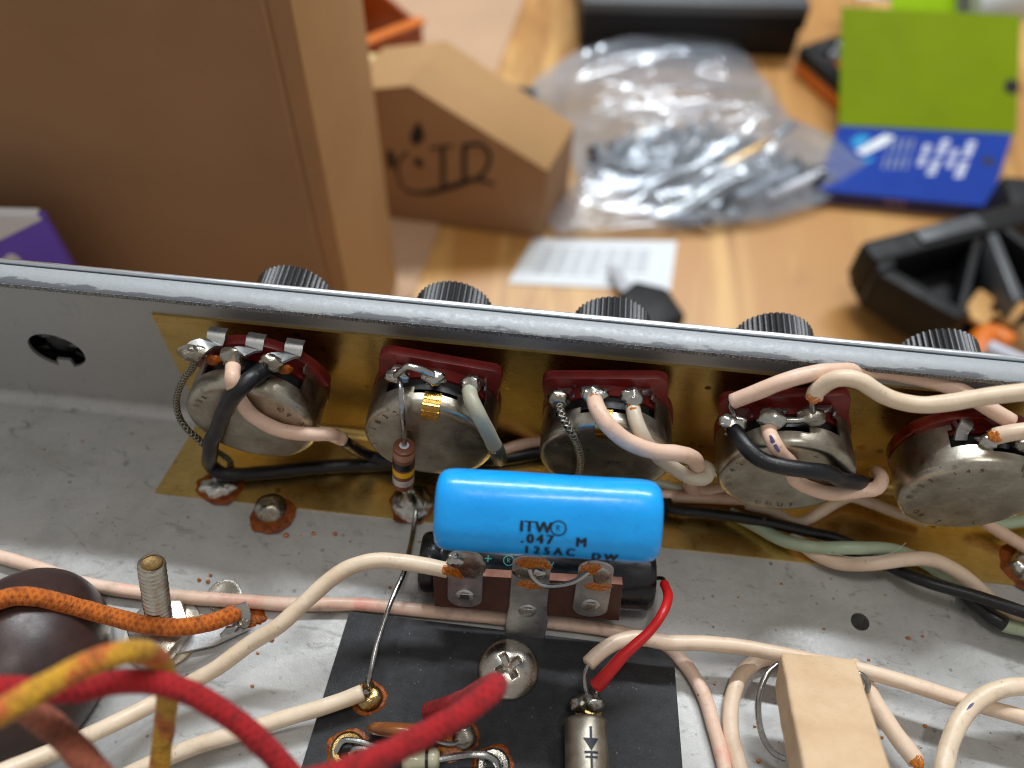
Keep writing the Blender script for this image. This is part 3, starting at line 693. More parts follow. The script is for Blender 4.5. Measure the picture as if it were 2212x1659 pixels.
# -- at the leftmost control
wire('shielded_cable', 'thick black cable curving down from the leftmost potentiometer', 'cable', ((16.88,-11.8,36.41),(16.25,-13.5,37.17),(15.41,-16,38.31),(13.67,-18,37.28),(10.14,-18.3,31.25),(6.91,-18.6,24.05),(5.71,-18.8,22.38),(3.82,-19,16.64),(-0.68,-14.51,3.6),(1.24,-15.32,2.6),(4.28,-15.07,2.3),(9.8,-13.87,2.2),(16.14,-12.34,2.2),(22.54,-10.9,2.2),(35.15,-8.76,2.2),(45.67,-6.91,2.2),(58.91,-4.33,2.2),(65.18,-2.39,2.2),(72.26,-1.33,2.2)), 1.46, 'blackw', seed=1,
     bare=[(((17.99,-11.5,38.05),(17.14,-11.9,36.82),(16.63,-12.6,36.85)), .45)])
wire('peach_wire', 'peach wire arching across the can of the leftmost potentiometer', 'wire', ((11.3,-12.3,37.2),(12.14,-14.4,38.15),(13.03,-16.6,39.19),(12.93,-17.1,37.07),(13.16,-17.1,32.78),(14.81,-17.1,28.01),(18.53,-17,24.84),(24.21,-16.6,23.94),(26.68,-16,23.47),(27.4,-15,21.43),(28.43,-14.2,19.24)), 1.32, 'pink', seed=2,
     bare=[(((11.46,-11.6,38.72),(11.41,-12.6,37.26)), .5)])
wire('navy_cable', 'dark navy sleeve emerging where the peach wire ends, beside the second potentiometer', 'cable', ((27.41,-14.6,21.09),(28.63,-13.6,17.18),(28.53,-12,13.42),(30.97,-8.64,4.4),(36.18,-9.48,4.6),(43.46,-9.4,4)), 1.25, 'navy', seed=3)
wire('shield_braid', 'tinned braid looping down left of the leftmost potentiometer', 'braid', ((4.27,-11.5,37.21),(2.91,-11.5,33.95),(0.64,-11.8,30.84),(-1.16,-12.5,27.76),(-2.56,-13,23.83),(-2.62,-14,20.71),(-0.61,-16,19.7),(0.99,-16.6,18.12),(1.93,-17,16.52),(-0.62,-11.92,6),(0.44,-11.32,3),(2.09,-12.27,2),(1.93,-14.56,1.6),(1.24,-16.38,1.3)), .62, 'braid', .1, 'braided shields', seed=4)
# -- second control
wire('greycream_wire', 'grey cream wire from the right lug of the second potentiometer, ending in a dark tip', 'wire', ((52.51,-12,36.21),(53.39,-14.8,37.21),(54.74,-16.8,36.01),(56.44,-17.2,31.4),(57.72,-17,26.55)), 1.35, 'greygreen', seed=5,
     bare=[(((52.6,-11,36.98),(52.54,-12.2,36.25)), .5)])
wire('dark_sleeve', 'short dark green sleeve on the grey cream wire beside the second potentiometer', 'sleeve', ((57.5,-17,27.32),(58.15,-16.8,24.66),(58.4,-16,20.84)), 1.42, 'darkgreen', seed=6)
wire('peach_wire', 'peach wire low between the second and middle potentiometers', 'wire', ((56.56,-4.72,4),(58.77,-3.52,4.4),(61.34,-2.22,4.4),(64.95,-0.73,4),(70.32,0.12,4),(77.11,0.14,4)), 1.15, 'pink', seed=7)
# -- middle control
wire('peach_wire', 'peach wire crossing the middle can and hooking down at its right', 'wire', ((74.03,-12.2,37.2),(74.59,-15.2,38.74),(76.34,-17.8,38.56),(80.04,-19.3,36.49),(84.34,-19.6,34.88),(88.73,-18.6,33.17),(91.85,-17,30.02),(93.74,-15.4,25.38),(94.69,-13,18.66),(94.98,-11.5,13.13),(97.71,-8.27,4),(100.61,-8.05,3.4),(103.48,-6.91,3.2),(107.33,-5.77,3.2)), 1.42, 'pink', seed=8, stain=1.2,
     bare=[(((73.79,-11.4,38.34),(74.04,-12.4,37.2)), .5)])
wire('greycream_wire', 'grey cream wire with an amber stained end from the right lug of the middle potentiometer', 'wire', ((80.64,-12,36.32),(81.18,-14.6,36.39),(82.4,-16.9,35.61),(84.72,-17.1,31.37),(87.69,-17.1,27.69),(91.19,-17.1,24.49),(94.17,-16.8,22.65),(96.08,-16,22.01),(96.62,-14.6,22.17),(96.07,-13,20.74),(95.39,-11,17.2)), 1.30, 'greycream', seed=9, stain=2,
     bare=[(((80.42,-11.4,38.34),(80.64,-12.2,36.32)), .5)])
wire('shield_braid', 'tinned braid running down the face of the middle potentiometer', 'braid', ((68.28,-12.5,35.14),(68.83,-14.6,35.34),(70.33,-16.4,33.78),(72.04,-16.6,29.69),(73.04,-16.6,25.26),(73.14,-16.6,21.12),(72.79,-16.8,17.05),(72.53,-11.08,2)), .7, 'braid', .12, 'braided shields', seed=10)
wire('peach_wire', 'straight peach wire running right from behind the blue capacitor', 'wire', ((76.39,-10.26,3),(84.37,-10.1,3),(90.33,-10,3),(96.29,-9.7,3),(102.25,-9.22,3),(108.2,-8.96,3)), 1.2, 'pink', seed=11)
wire('green_wire', 'pale green wire end lying flat on the brass behind the blue capacitor', 'wire', ((84.43,-7.14,2),(90.48,-6.88,2),(94.53,-7.49,1.9),(97.53,-7.82,1.9),(101.54,-7.68,1.9)), 1.2, 'greygreen', seed=12)
# -- fourth control
wire('peach_wire', 'peach wire rising from the fourth potentiometer and passing under the chassis lip', 'wire', ((97.61,-9.5,37.16),(100.72,-9.2,39.78),(104.16,-8.4,42.16),(109.14,-7,43.7),(114.34,-5,42.68),(119.3,-3,40.8),(122.33,-2.2,40.28),(124.55,-2,39.87),(128.78,-2,39.22),(133.27,-3,39.46),(136.18,-4.6,39.82),(139.28,-6.5,39.49),(142.19,-7.6,38.48),(144.43,-8.4,37.88)), 1.38, 'pink', seed=13,
     bare=[(((97.51,-9.5,37.87),(97.38,-9.8,36.34),(98.32,-10.2,34.87),(98.62,-10.8,34.07)), .42)])
wire('ivory_wire', 'ivory wire with amber end from the fourth potentiometer, dipping toward the right edge', 'wire', ((110.29,-9.8,40.77),(110.31,-9.3,41.93),(111.04,-9,43.7),(112.49,-9,45.62),(114.42,-9,46.05),(116.62,-9.4,45.86),(117.91,-9.8,45.3),(121.04,-10.2,43.68),(124.6,-10.6,43.04),(127.48,-10.8,43.49),(131.38,-10.8,44.87),(135.77,-10.4,46.54),(140.85,-10,48.19),(145.87,-10,50.14)), 1.42, 'ivory', seed=14, stain=1.6,
     bare=[(((109.79,-10,41.9),(110.14,-10.3,39.81),(110.81,-10.6,37.97)), .55)])
wire('peach_wire', 'peach wire with violet marks looping under the black wire at the fourth potentiometer', 'wire', ((104.13,-12.4,34.74),(104.01,-14.6,35.6),(104.41,-16.6,36.05),(106.19,-17.1,33.86),(108.51,-17.1,31.4),(110.76,-17.1,26.38),(114.66,-17.1,23.73),(119.38,-16.8,22.43),(123.39,-16.2,23.39),(126.12,-15.4,23.31),(127.38,-13.6,23.31),(127.82,-11.5,21.78),(128.94,-9,18.58)), 1.32, 'pink', seed=15, ink=(((104.04,-17,35.86), 4.5), ((106.65,-17.1,33.16), 3)),
     bare=[(((104.31,-11.6,35.81),(104.13,-12.6,34.79)), .6)])
wire('black_wire', 'black wire sweeping right across the fourth potentiometer can', 'wire', ((98.67,-12.4,32.95),(99.35,-15.2,34.12),(100.9,-17.6,34.41),(103.3,-19,34.08),(106.54,-19.7,34.21),(110.24,-19.6,33.87),(114.97,-18.6,31.91),(117.53,-17.4,28.61),(122.47,-15.4,24.7),(127.1,-12.5,19.32)), 1.42, 'blackw', seed=16,
     bare=[(((98.3,-11.4,34.15),(98.47,-12,31.52),(97.64,-12,30.84)), .35)])
# -- rightmost control
wire('ivory_wire', 'short ivory wire leaving the rightmost potentiometer lug at the edge of the photo', 'wire', ((141.06,-11.6,37.57),(142.42,-11.6,38.82),(144.67,-11.6,39.86),(149.01,-11.6,41.17)), 1.42, 'cream', seed=17, stain=1.,
     bare=[(((140.94,-11.2,35.77),(141.37,-11.6,37.75)), .5)])
wire('green_wire', 'green wire passing behind the lower right of the rightmost potentiometer', 'wire', ((156.89,-9.11,4),(160.16,-8.63,4),(163.77,-7.58,4),(170.26,-6.27,4)), 1.25, 'green', seed=18)
wire('peach_wire', 'peach wire slanting down to the right edge below the rightmost potentiometer', 'wire', ((155.27,-8.87,4.2),(157.58,-10,3.8),(160.56,-11.57,3.4),(163.51,-13.13,3),(166.94,-14.97,3)), 1.25, 'pink', seed=19)
wire('cream_wire', 'cream wire tucked under the fourth and rightmost potentiometers', 'wire', ((108.52,-9.44,2),(114,-10.26,2),(118.69,-12.25,2),(129.46,-6.03,3.4),(133.35,-6.58,3.2),(136.75,-7.65,3.2),(139.89,-8.63,3),(144.54,-9.53,3)), 1.15, 'cream', seed=20)
# -- twisted bundle on the brass, lower right
wire('black_wire', 'long thin black wire running diagonally along the brass to the right edge', 'wire', ((85.99,-28.69,2),(92.24,-11.17,3),(92.57,-12.52,3.2),(102.19,-13.11,3.4),(111.71,-13.7,3.6),(119.55,-14.91,3.6),(125.91,-15.72,3.2),(132.27,-17.79,2.2),(136.61,-21.04,3.4),(140.79,-23.88,5.4),(148.75,-26.17,6.6),(157.12,-28.63,7),(167.46,-31.68,7)), 1.15, 'blackw', seed=21)
wire('green_wire', 'pale green wire twisted with a cream wire at lower right', 'wire', ((105.2,-11.57,1.8),(110.19,-13.97,2),(114.87,-16.82,2.8),(120.65,-18.44,4),(127.69,-18.72,6),(135.28,-17.71,5),(141.01,-17.82,3),(145.45,-19.57,2),(148.95,-21.08,1.8),(150.98,-23.16,1.8),(152.57,-26.61,2),(154.8,-29.18,2.4),(158.96,-30.17,2.6),(170.12,-31.04,2.6)), 1.3, 'green', seed=22)
wire('black_sleeve', 'black sleeve on the pale green wire below the long black wire', 'sleeve', ((149.86,-23.7,2),(151.68,-26.15,2.2),(153.52,-28.23,2.4),(155.58,-29.44,2.5)), 1.5, 'sleeve', seed=23)
wire('cream_wire', 'cream wire twisted over the green wire at lower right', 'wire', ((117.19,-15.37,1.8),(122,-19.26,2.4),(126.15,-20.92,3.4),(131.28,-21.48,6),(137.12,-20.42,7),(142.03,-20.02,7),(147.01,-21.46,6),(151.18,-23.71,4.4),(154.37,-25.83,3),(157,-26.96,2.6),(161.96,-28.59,2.6),(170.03,-31.35,2.6)), 1.4, 'cream', seed=24)
# -- floor wires
wire('cream_wire', 'cream wire arching from the left terminal strip lug down to the lower left corner', 'wire', ((51.71,-36.24,15.2),(49.14,-36.11,15.6),(44.1,-36.23,16.6),(39.09,-36.63,17),(35.08,-38.04,16.6),(32.03,-40.2,15.6),(28.59,-43.48,14),(24.07,-48.14,12),(18.93,-51.08,9),(13.97,-55.05,7),(9.68,-57.86,5.6),(4.35,-61.67,5),(-0.26,-65.98,7),(-4.19,-71.21,12),(-9.63,-76.15,16),(-13.94,-79.45,18),(-21.97,-84.79,18),(-30.86,-89.84,18)), 1.42, 'ivory', seed=25, stain=1.4,
     bare=[(((53.88,-35.34,15.8),(51.72,-36.3,15.2)), .55), (((54.09,-34.8,16),(52.06,-36.72,15)), .4)])
wire('cream_wire', 'long pink stained cream wire lying along the chassis floor behind the bolt', 'wire', ((-42.4,-36.84,1.4),(-33.61,-37.83,1.4),(-24.27,-39.56,1.4),(-18.39,-40.83,1.4),(-8.78,-41.48,1.4),(3.55,-41.33,1.4),(12.67,-40.91,1.4),(21.77,-40.49,1.4),(34.24,-39.05,1.4),(47.03,-38.84,1.4),(60.66,-38.59,1.4),(71.2,-38.31,1.4),(80.23,-38.45,1.4),(86.59,-39.1,1.4),(91.9,-40.16,1.4),(94.55,-42.1,1.4),(96.85,-44.62,1.4),(99.33,-49.19,1.4),(100.85,-54.49,1.4),(102.04,-59.35,1.4),(102.66,-63.83,1.4)), 1.28, 'stainpink', seed=26)
wire('cream_wire', 'cream wire from the black board eyelet to the bottom left', 'wire', ((39.19,-55.69,4.4),(36.24,-57.19,4.2),(32.4,-58.92,4),(25.94,-61.49,3.4),(19.97,-64.16,3),(13.75,-66.63,2.8),(9.09,-69.18,2.8),(3.49,-72.55,2.8),(-7.03,-79.72,2.8),(-21.38,-88.1,2.8)), 1.42, 'ivory', seed=27,
     bare=[(((40.29,-55.34,3.6),(38.8,-55.87,4.4)), .6)])
wire('cream_wire', 'cream wire joined to the silver diode, running right past the cement resistor', 'wire', ((77.68,-47.57,8.4),(79.49,-45.53,8.4),(81.99,-43.4,8),(85.76,-41.82,7.6),(91.74,-41.94,7.4),(97.48,-41.27,7.2),(104.65,-41.05,7),(111.71,-41.55,7),(118.7,-42.18,7),(125.62,-42.81,7),(133.73,-44.27,7),(141.66,-45.98,7),(152.42,-47.86,7),(162.37,-49.51,7)), 1.38, 'cream', seed=28,
     bare=[(((78.03,-47.25,8.4),(77.35,-48.75,7.6),(77.42,-50.59,6.4),(78.2,-52.29,5)), .5)])
wire('cream_wire', 'cream wire curling down left of the cement resistor', 'wire', ((114.87,-39.97,2.4),(111.45,-40.46,2),(108.56,-41.6,1.6),(105.81,-44.51,1.5),(104.18,-48.39,1.5),(103.58,-52.05,1.5),(103.81,-56.05,1.5),(104.74,-59.59,1.5),(105.87,-63.5,1.5)), 1.4, 'cream', seed=29)
wire('cream_wire', 'cream wire with tinned tip at the right flank of the cement resistor', 'wire', ((124.6,-40.87,5),(126.23,-43.54,5),(128.15,-47.77,5),(130.52,-52.06,5),(133.93,-56.45,4.4)), 1.55, 'cream', seed=30, stain=-1.,
     bare=[(((133.84,-56.21,4.4),(134.8,-57.79,4)), .55)])
wire('cream_wire', 'cream wire with a violet dash, looping at the bottom right corner', 'wire', ((162.67,-42.57,10),(151.97,-43.51,10),(148.21,-44.34,10),(144.51,-46.12,9.6),(140.86,-49.54,9),(138.38,-53.59,8.6),(136.44,-58,8.4),(134.9,-62.74,8.4)), 1.55, 'ivory', seed=31, ink=(((141.49,-48.42,9), 5.),))
wire('red_wire', 'slim red wire bowing from the black capacitor end to the silver diode', 'wire', ((90.57,-32.09,10),(90.6,-35.97,13.4),(89.52,-39.64,15),(87.53,-42.55,14),(82.99,-47.02,12),(80.86,-49.5,10),(79.23,-51.13,8)), 1., 'redw', seed=32, rf=lambda t: .85+.4*max(0, t-.55)/.45,
     bare=[(((79.6,-50.74,8.2),(79.48,-51.88,6),(79.1,-52.62,4.6)), .4)])
wire('bus_wire', 'bare tinned wire from the black board eyelet up to the brass plate', 'wire', ((39.96,-54.27,3.6),(40.17,-53.27,5),(40.37,-48.61,6.4),(41.45,-40.42,7),(42.57,-33.44,5.6),(42.42,-27.65,3),(42.24,-23.21,1.6),(42.13,-20.12,1.8),(42.05,-18.53,2.2)), .48, 'lead', .1, 'bare wires', seed=33)
# -- cloth covered wires in the foreground
CG = 'cloth covered transformer wires'
def cloth(name, label, pts, r, mat, seed):
    ps = tube(pts, r, 28, .5, .10, seed=seed, cap=.5)
    o = obj(name, MB().add(ps), mat, None, 60, label, 'wire', CG)
    return o
cloth('cloth_wire', 'red cloth covered wire looping over the black board in the foreground', ((51.13,-56.99,2.6),(53.74,-57.2,7),(57.57,-57.9,15.4),(60.93,-59.51,28),(62.91,-62.12,40),(62.56,-63.86,43),(59.46,-67.1,44),(54.97,-70.66,45),(49.9,-74.36,47),(45.28,-77.59,50),(40.76,-80.13,52),(33.76,-84.86,54),(26.21,-92.27,54)), 1.6, 'clothred', 1)
cloth('cloth_wire', 'deep red cloth wire arching across the lower left corner', ((0.53,-73.91,53),(5.23,-72.63,52),(9.41,-72.05,51),(13.58,-71.2,50),(17.52,-69.5,49),(21.01,-68.91,48),(25.57,-69.47,47),(29.96,-70.87,45),(33.7,-72.65,43),(36.67,-74.54,41),(39.85,-77.18,39),(45.81,-83.67,36),(51.52,-92.95,34)), 1.5, 'clothred', 2)
cloth('cloth_wire', 'yellow cloth wire with red tracer bent sharply downward at lower left', ((9.58,-79.62,63),(11.6,-76.95,61),(14.35,-73.19,59),(17.56,-69.51,57),(19.82,-67.23,54),(20.59,-66.28,49),(20.31,-66.78,43),(18.8,-68.24,35.83),(17.36,-70.55,30.1),(16.44,-73.11,25.8),(15.84,-76.6,21.5),(14.98,-82.29,14),(16.46,-93.91,10)), 1.42, 'clothyellow', 3)
cloth('cloth_wire', 'orange cloth wire ending at the solder tag beside the bolt', ((-22.97,-54.03,20),(-20.64,-51.96,19.6),(-18.4,-50.55,18.8),(-15.18,-49.9,17.4),(-11.18,-49.52,14),(-5.41,-49.53,10.5),(1.36,-49.79,9),(7.49,-48.36,7),(11.58,-45.97,5.4),(13.46,-44.01,4)), 1.55, 'clothorange', 4)
cloth('cloth_wire', 'brown cloth wire crossing behind the yellow one at bottom left', ((3.85,-72.43,45),(7.34,-73.79,45),(10.97,-75.61,44),(13.8,-77.5,43),(16.74,-79.73,42),(22.43,-84.98,40),(27.79,-94.07,38)), 1.72, 'clothbrown', 5)
# ================================================================== COMPONENTS
# -- blue film capacitor
BA, BB, BR = V((50.06,-33.89,34)), V((85.75,-32.12,34)), 6.45
bl = thing('film_capacitor', 'large glossy bright blue tubular capacitor lying above the terminal strip', 'capacitor', (BA+BB)/2-V((0, 0, BR)))
Lb = (BB-BA).length
prof = [(BR*a, h) for a, h in ((0, .1), (.4, 0), (.68, .1), (.84, .4), (.93, .95), (.975, 1.8), (.995, 3.), (1, 5.))]+[(BR, Lb*.35), (BR, Lb*.65)]+[(BR*a, Lb-h) for a, h in ((1, 4.6), (.995, 3.1), (.98, 2.0), (.94, 1.0), (.84, .35), (.64, 0), (.35, 0), (0, .2))]
g = lathe(prof, BA, BB-BA, 64)
AXB = (BB-BA).normalized(); UPB = V((0, 0, 1)); UPB = (UPB-AXB*UPB.dot(AXB)).normalized(); FRB = UPB.cross(AXB)
EU = FRB*math.cos(math.radians(128))+UPB*math.sin(math.radians(128)); EW = FRB*math.cos(math.radians(38))+UPB*math.sin(math.radians(38))
NE, KU = 2.7, .86
gv = []
for p in g[0]:
    d = p-BA; s0 = d.dot(AXB); r = d-AXB*s0; rl = r.length
    if rl > .01:
        cu, cw = r.dot(EU)/rl, r.dot(EW)/rl
        k = (abs(cu/KU)**NE+abs(cw)**NE)**(-1/NE)
        r = r*k
    gv.append(BA+AXB*s0+r+EU*(.14*noise.noise(p*.12))+EW*(.10*noise.noise(p*.15+V((7, 0, 0)))))
def on_blue(vf, s0, a0, lift):
    w0 = BR*math.cos(a0-math.radians(38))
    def fn(p):
        w = max(-BR*.998, min(BR*.998, w0+p.y)); u = BR*KU*(1-(abs(w)/BR)**NE)**(1/NE)
        return BA+AXB*(s0+p.x)+EU*(u+lift)+EW*w
    return mapv(vf, fn)
body = obj('body', (gv, g[1]), 'blue', bl, 50)
for txt, size, sa, sp in (('ITW', 2.45, (13.37,2.51), 1.12), ('.047', 2.15, (13.68,2.82), 1.4), ('M', 2.15, (22.11,2.84), 1.1), ('125AC', 1.95, (14.2,-3.03), 1.6), ('DW', 1.95, (24.78,-2.84), 1.5)):
    t2 = text2d(txt, size, sp); g = MB()
    for dx, lf in ((0, .17), (.13, .175), (.24, .18)): g.add(on_blue(mapv(t2, lambda p: p+V((dx, 0, 0))), sa[0], sa[1], lf))
    obj('printed_line', g, 'ink', bl, 0)
rs = (19.43,2.38)
rg = ([V((math.cos(2*math.pi*j/32)*r_*1.05, math.sin(2*math.pi*j/32)*r_, 0)) for r_ in (1.0, 1.22) for j in range(32)], [(j, (j+1) % 32, 32+(j+1) % 32, 32+j) for j in range(32)])
obj('printed_mark', on_blue(rg, rs[0], rs[1], .17), 'ink', bl, 0)
obj('printed_mark', on_blue(mapv(text2d('R', 1.25), lambda p: p-V((.42, .42, 0))), rs[0], rs[1], .17), 'ink', bl, 0)
# -- black electrolytic capacitor below it
EA, EB, ER = V((45.52,-31.41,6)), V((89.12,-29.61,6)), 6
el = thing('electrolytic_capacitor', 'black sleeved cylindrical capacitor lying under the blue one', 'capacitor', (EA+EB)/2-V((0, 0, ER)))
Le = (EB-EA).length
obj('body', lathe([(0, .25), (3.6, .25), (4.6, 0), (5.4, .15), (5.85, .7), (6.0, 1.6), (5.9, 2.9), (5.45, 3.7), (5.2, 4.3), (5.35, 4.9), (5.85, 5.6), (6.0, 6.6), (6.02, Le*.5), (6.0, Le-1.4), (5.8, Le-.6), (5.2, Le-.15), (4.4, Le), (3.9, Le-.3), (0, Le-.3)], EA, EB-EA, 64), 'elec', el, 50)
for txt, size, sa, rot in (('+', 2.6, (11.94,1.87), 0), ('A', 1.9, (24.76,1.68), math.pi)):
    obj('printed_mark', on_cyl(text2d(txt, size), EA, EB, ER, sa[0], sa[1], rot, .06), 'tealink', el, 0)
rs = (16.47,1.73)
obj('printed_mark', on_cyl(mapv(rg, lambda p: p*.8), EA, EB, ER, rs[0], rs[1], 0, .06), 'tealink', el, 0)
obj('printed_mark', on_cyl(mapv(text2d('R', 1.1), lambda p: p-V((.37, .37, 0))), EA, EB, ER, rs[0], rs[1], 0, .06), 'tealink', el, 0)
obj('lead', tube([EB-V((.4, 0, 0)), EB+V((1.6, -.2, 1.2)), (90.53,-32.26,9.6)], .4, 8), 'lead', el)
# -- terminal strip
FT, SW, SU, SN = V((66.61,-41.33,1.2)), V((0.999450,0.033155,0.000000)), V((-0.009694,0.292211,0.956305)), V((0.031706,-0.955779,0.292372))
q = lambda a, n=0.: FT+SW*a[0]+SU*a[1]+SN*n
st = thing('terminal_strip', 'brown terminal strip with three tinned lugs standing behind the black board', 'terminal strip', FT)
bq = [(-16.98,6.34), (16.27,6.39), (15.68,16.2), (-17.29,15.33)]
obj('strip_board', bevel(prism([q(a, -.05) for a in bq], SN*-1.7), .06, 1), 'phenbrown', st)
obj('cut_edge', prism([q(bq[3], -.06)+SU*.02, q(bq[2], -.06)+SU*.02, q(bq[2], -.06)+SU*.09, q(bq[3], -.06)+SU*.09], SN*-1.68), 'phenedge', st, 0)
obj('cut_edge', prism([q(bq[1], -.06)+SW*.02, q(bq[2], -.06)+SW*.02, q(bq[2], -.06)+SW*.09, q(bq[1], -.06)+SW*.09], SN*-1.68), 'phenedge', st, 0)
def lug_plate(cx, hw, lo, hi, foot=False, nb=10):
    pl = []
    for k in range(nb+1):
        th = math.pi*k/nb; pl.append((cx+hw*math.cos(th)*.97, hi-hw*.62+hw*.62*math.sin(th)))
    if foot: pl += [(cx-hw, lo+9), (cx-hw*1.12, lo+5), (cx-hw*1.1, lo), (cx+hw*1.05, lo), (cx+hw*1.12, lo+5), (cx+hw, lo+9)]
    else:
        for k in range(nb+1):
            th = math.pi*k/nb; pl.append((cx-hw*math.cos(th), lo+hw*.75-hw*.75*math.sin(th)))
    return pl
lugs = []
for (a, b), foot, seed in ((((-11.5,7.41), (-11.57,22.33)), 0, 1), (((0.12,-0.16), (-0.56,22.38)), 1, 2), (((11.3,7.47), (10.25,22.18)), 0, 3)):
    cx = (a[0]+b[0])/2; hw = 3.1 if not foot else 3.4
    lg = obj('lug', bevel(prism([q(p, .02) for p in lug_plate(cx, hw, a[1], b[1], foot)], SN*.45), .1, 1), 'lug', st, 40)
    lugs.append((lg, cx, a[1], b[1]))
    cy = a[1]+(3.2 if not foot else 8.0)
    obj('rivet_eye', dome(q((cx, cy), .45), 1.7, .55, seed, .05, SN, .8), 'lug', lg)
    obj('rivet_tab', bevel(prism([q((cx+dx, cy+dy), .95) for dx, dy in ((-.9, -.2), (.9, -.2), (.85, 1.3), (-.85, 1.3))], SN*.25), .08, 1), 'solder', lg)
lg, cx, lo, hi = lugs[0]
obj('solder', dome(q((cx+.7, hi-3.6), .45), 2.7, .5, 21, .18, SN, .5, ref=SU, sx=1.25), 'oldsolder', lg)
obj('solder', blob(q((cx-1.7, hi-2.2), .7), (1.5, 1.2, 1.4), 22, .3, .6), 'solder', lg)
obj('flux', dome(q((cx-1.2, hi-5.4), .46), 2.1, .35, 23, .3, SN, .5, ref=SU, sx=.8, sy=1.2), 'fluxgold', lg)
lg, cx, lo, hi = lugs[1]
obj('flux', dome(q((cx+.2, hi-1.9), .46), 2.7, .3, 24, .25, SN, .5, ref=SU, sx=.65, sy=1.15), 'fluxgold', lg)
obj('flux', dome(q((cx+.4, hi-7.3), .46), 2.6, .4, 25, .3, SN, .5, ref=SU, sx=.5, sy=1.1), 'fluxgold', lg)
obj('solder', dome(q((cx-.4, hi-4.4), .46), 2.3, .35, 26, .15, SN, .4, ref=SU, sx=.8, sy=1.2), 'oldsolder', lg)
obj('solder', blob(q((cx+1.5, hi-3.7), .7), (1.3, 1.0, 1.2), 27, .2, .5), 'solder', lg)
lg, cx, lo, hi = lugs[2]
obj('flux', dome(q((cx-1.0, hi-2.0), .46), 2.0, .35, 28, .35, SN, .5, ref=SU, sx=.9, sy=1.), 'fluxgold', lg)
obj('flux', dome(q((cx+.7, hi-6.3), .46), 2.1, .3, 29, .3, SN, .5, ref=SU, sx=.6, sy=1.1), 'fluxgold', lg)
obj('solder', dome(q((cx+1.1, hi-3.6), .46), 1.9, .3, 30, .2, SN, .4, ref=SU, sx=1.2, sy=.9), 'oldsolder', lg)
obj('jumper_wire', tube([q(a, n_) for a, n_ in (((-0.58,19.38), .6), ((0.2,17.84), 1.3), ((2.06,16.71), 1.7), ((4.63,17.01), 1.8), ((7.5,18.25), 1.6), ((9.53,19.67), .6))], .52, 10, .3, .05), 'lead', None, 60, 'bright tinned jumper bridging the middle and right strip lugs', 'wire', 'bare wires')
ax_b = (BB-BA).normalized()
for s0, li in ((6, 0), (Lb-7, 2)):
    lg, cx, lo, hi = lugs[li]
    st_ = BA+ax_b*s0+V((0, .5, -BR+.3))
    obj('lead', tube([st_, st_+V((0, .2, -2.5)), q((cx, hi-2.2), -1.2), q((cx, hi-3.6), -.2)], .42, 8, .4), 'lead', bl, 60)
# -- carbon resistor hanging at the second potentiometer
ra, rb = V((41.6,-18.6,26.66)), V((40.86,-20.4,15.61))
rs_ = thing('carbon_resistor', 'brown resistor with black, yellow and silver bands in front of the second potentiometer', 'resistor', rb)
ax = (rb-ra).normalized(); Lr = (rb-ra).length; rr = 2.0
obj('body', lathe([(0, 0), (.9, 0), (1.6, .05), (rr, .25), (rr, Lr-.25), (1.6, Lr), (0, Lr)], ra, ax, 40), 'resbody', rs_, 40)
for t0, t1, mt in ((.08, .22, 'bandpale'), (.30, .46, 'bandblack'), (.50, .63, 'bandyellow'), (.72, .87, 'bandsilver')):
    obj('colour_band', lathe([(rr-.05, Lr*t0), (rr+.03, Lr*t0+.05), (rr+.03, Lr*t1-.05), (rr-.05, Lr*t1)], ra, ax, 40), mt, rs_, 40)
obj('end_ring', lathe([(.5, -.12), (.85, -.12), (.9, .02), (.5, .02)], ra, ax, 24), 'whiteprint', rs_)
obj('lead', tube([V((40.28,-11.5,36.99)), V((40.99,-13.8,37.91)), V((41.72,-17.2,36.68)), ra-ax*1.2, ra+ax*.2], .5, 10, .4, .06), 'lead', rs_)
obj('lead', tube([rb-ax*.2, rb+ax*1.2, V((40.82,-16.53,1.2))], .5, 10, .4, .06), 'lead', rs_)
# -- black fibre eyelet board and what is on it
fl = ((28.46,-101.43,1.6),(96.84,-85.18,1.6),(93.69,-41.14,1.6),(33.27,-40.58,1.6))
obj('fibre_board', bevel(prism([V((p[0], p[1], .55)) for p in fl], (0, 0, 1.05)), .12, 2), 'fibre', None, 35, 'matt black fibre eyelet board screwed to the chassis floor', 'circuit board')
def screw_head(c, R, H):
    v = []; f = []; nr = 46; seg = 160
    for k in range(nr+1):
        r = R*k/nr
        for j in range(seg):
            th = 2*math.pi*j/seg; x, y = r*math.cos(th-.62), r*math.sin(th-.62)
            z = H*(1-(r/R)**2.4)**.75
            arm = min(max(abs(x)-.0, 0), 9), min(abs(y), 9)
            w_ = .62; ln = 2.45
            def sm(a, b, t): t = min(1, max(0, (t-a)/(b-a))); return t*t*(3-2*t)
            d1 = (1-sm(w_-.12, w_+.12, abs(y)))*(1-sm(ln-.35, ln+.1, abs(x))); d2 = (1-sm(w_-.12, w_+.12, abs(x)))*(1-sm(ln-.35, ln+.1, abs(y)))
            d3 = 1-sm(.8, 1.35, r)
            z -= max(d1, d2, d3)*(2.3-.62*min(r, 2.6)); v.append(V(c)+V((r*math.cos(th), r*math.sin(th), z)))
    for k in range(nr):
        for j in range(seg):
            j2 = (j+1) % seg; f.append((k*seg+j, (k+1)*seg+j, (k+1)*seg+j2, k*seg+j2))
    n = len(v)
    for j in range(seg): v.append(v[nr*seg+j]-V((0, 0, .5)))
    for j in range(seg): f.append((nr*seg+j, n+j, n+(j+1) % seg, nr*seg+(j+1) % seg))
    return clean((v, f))
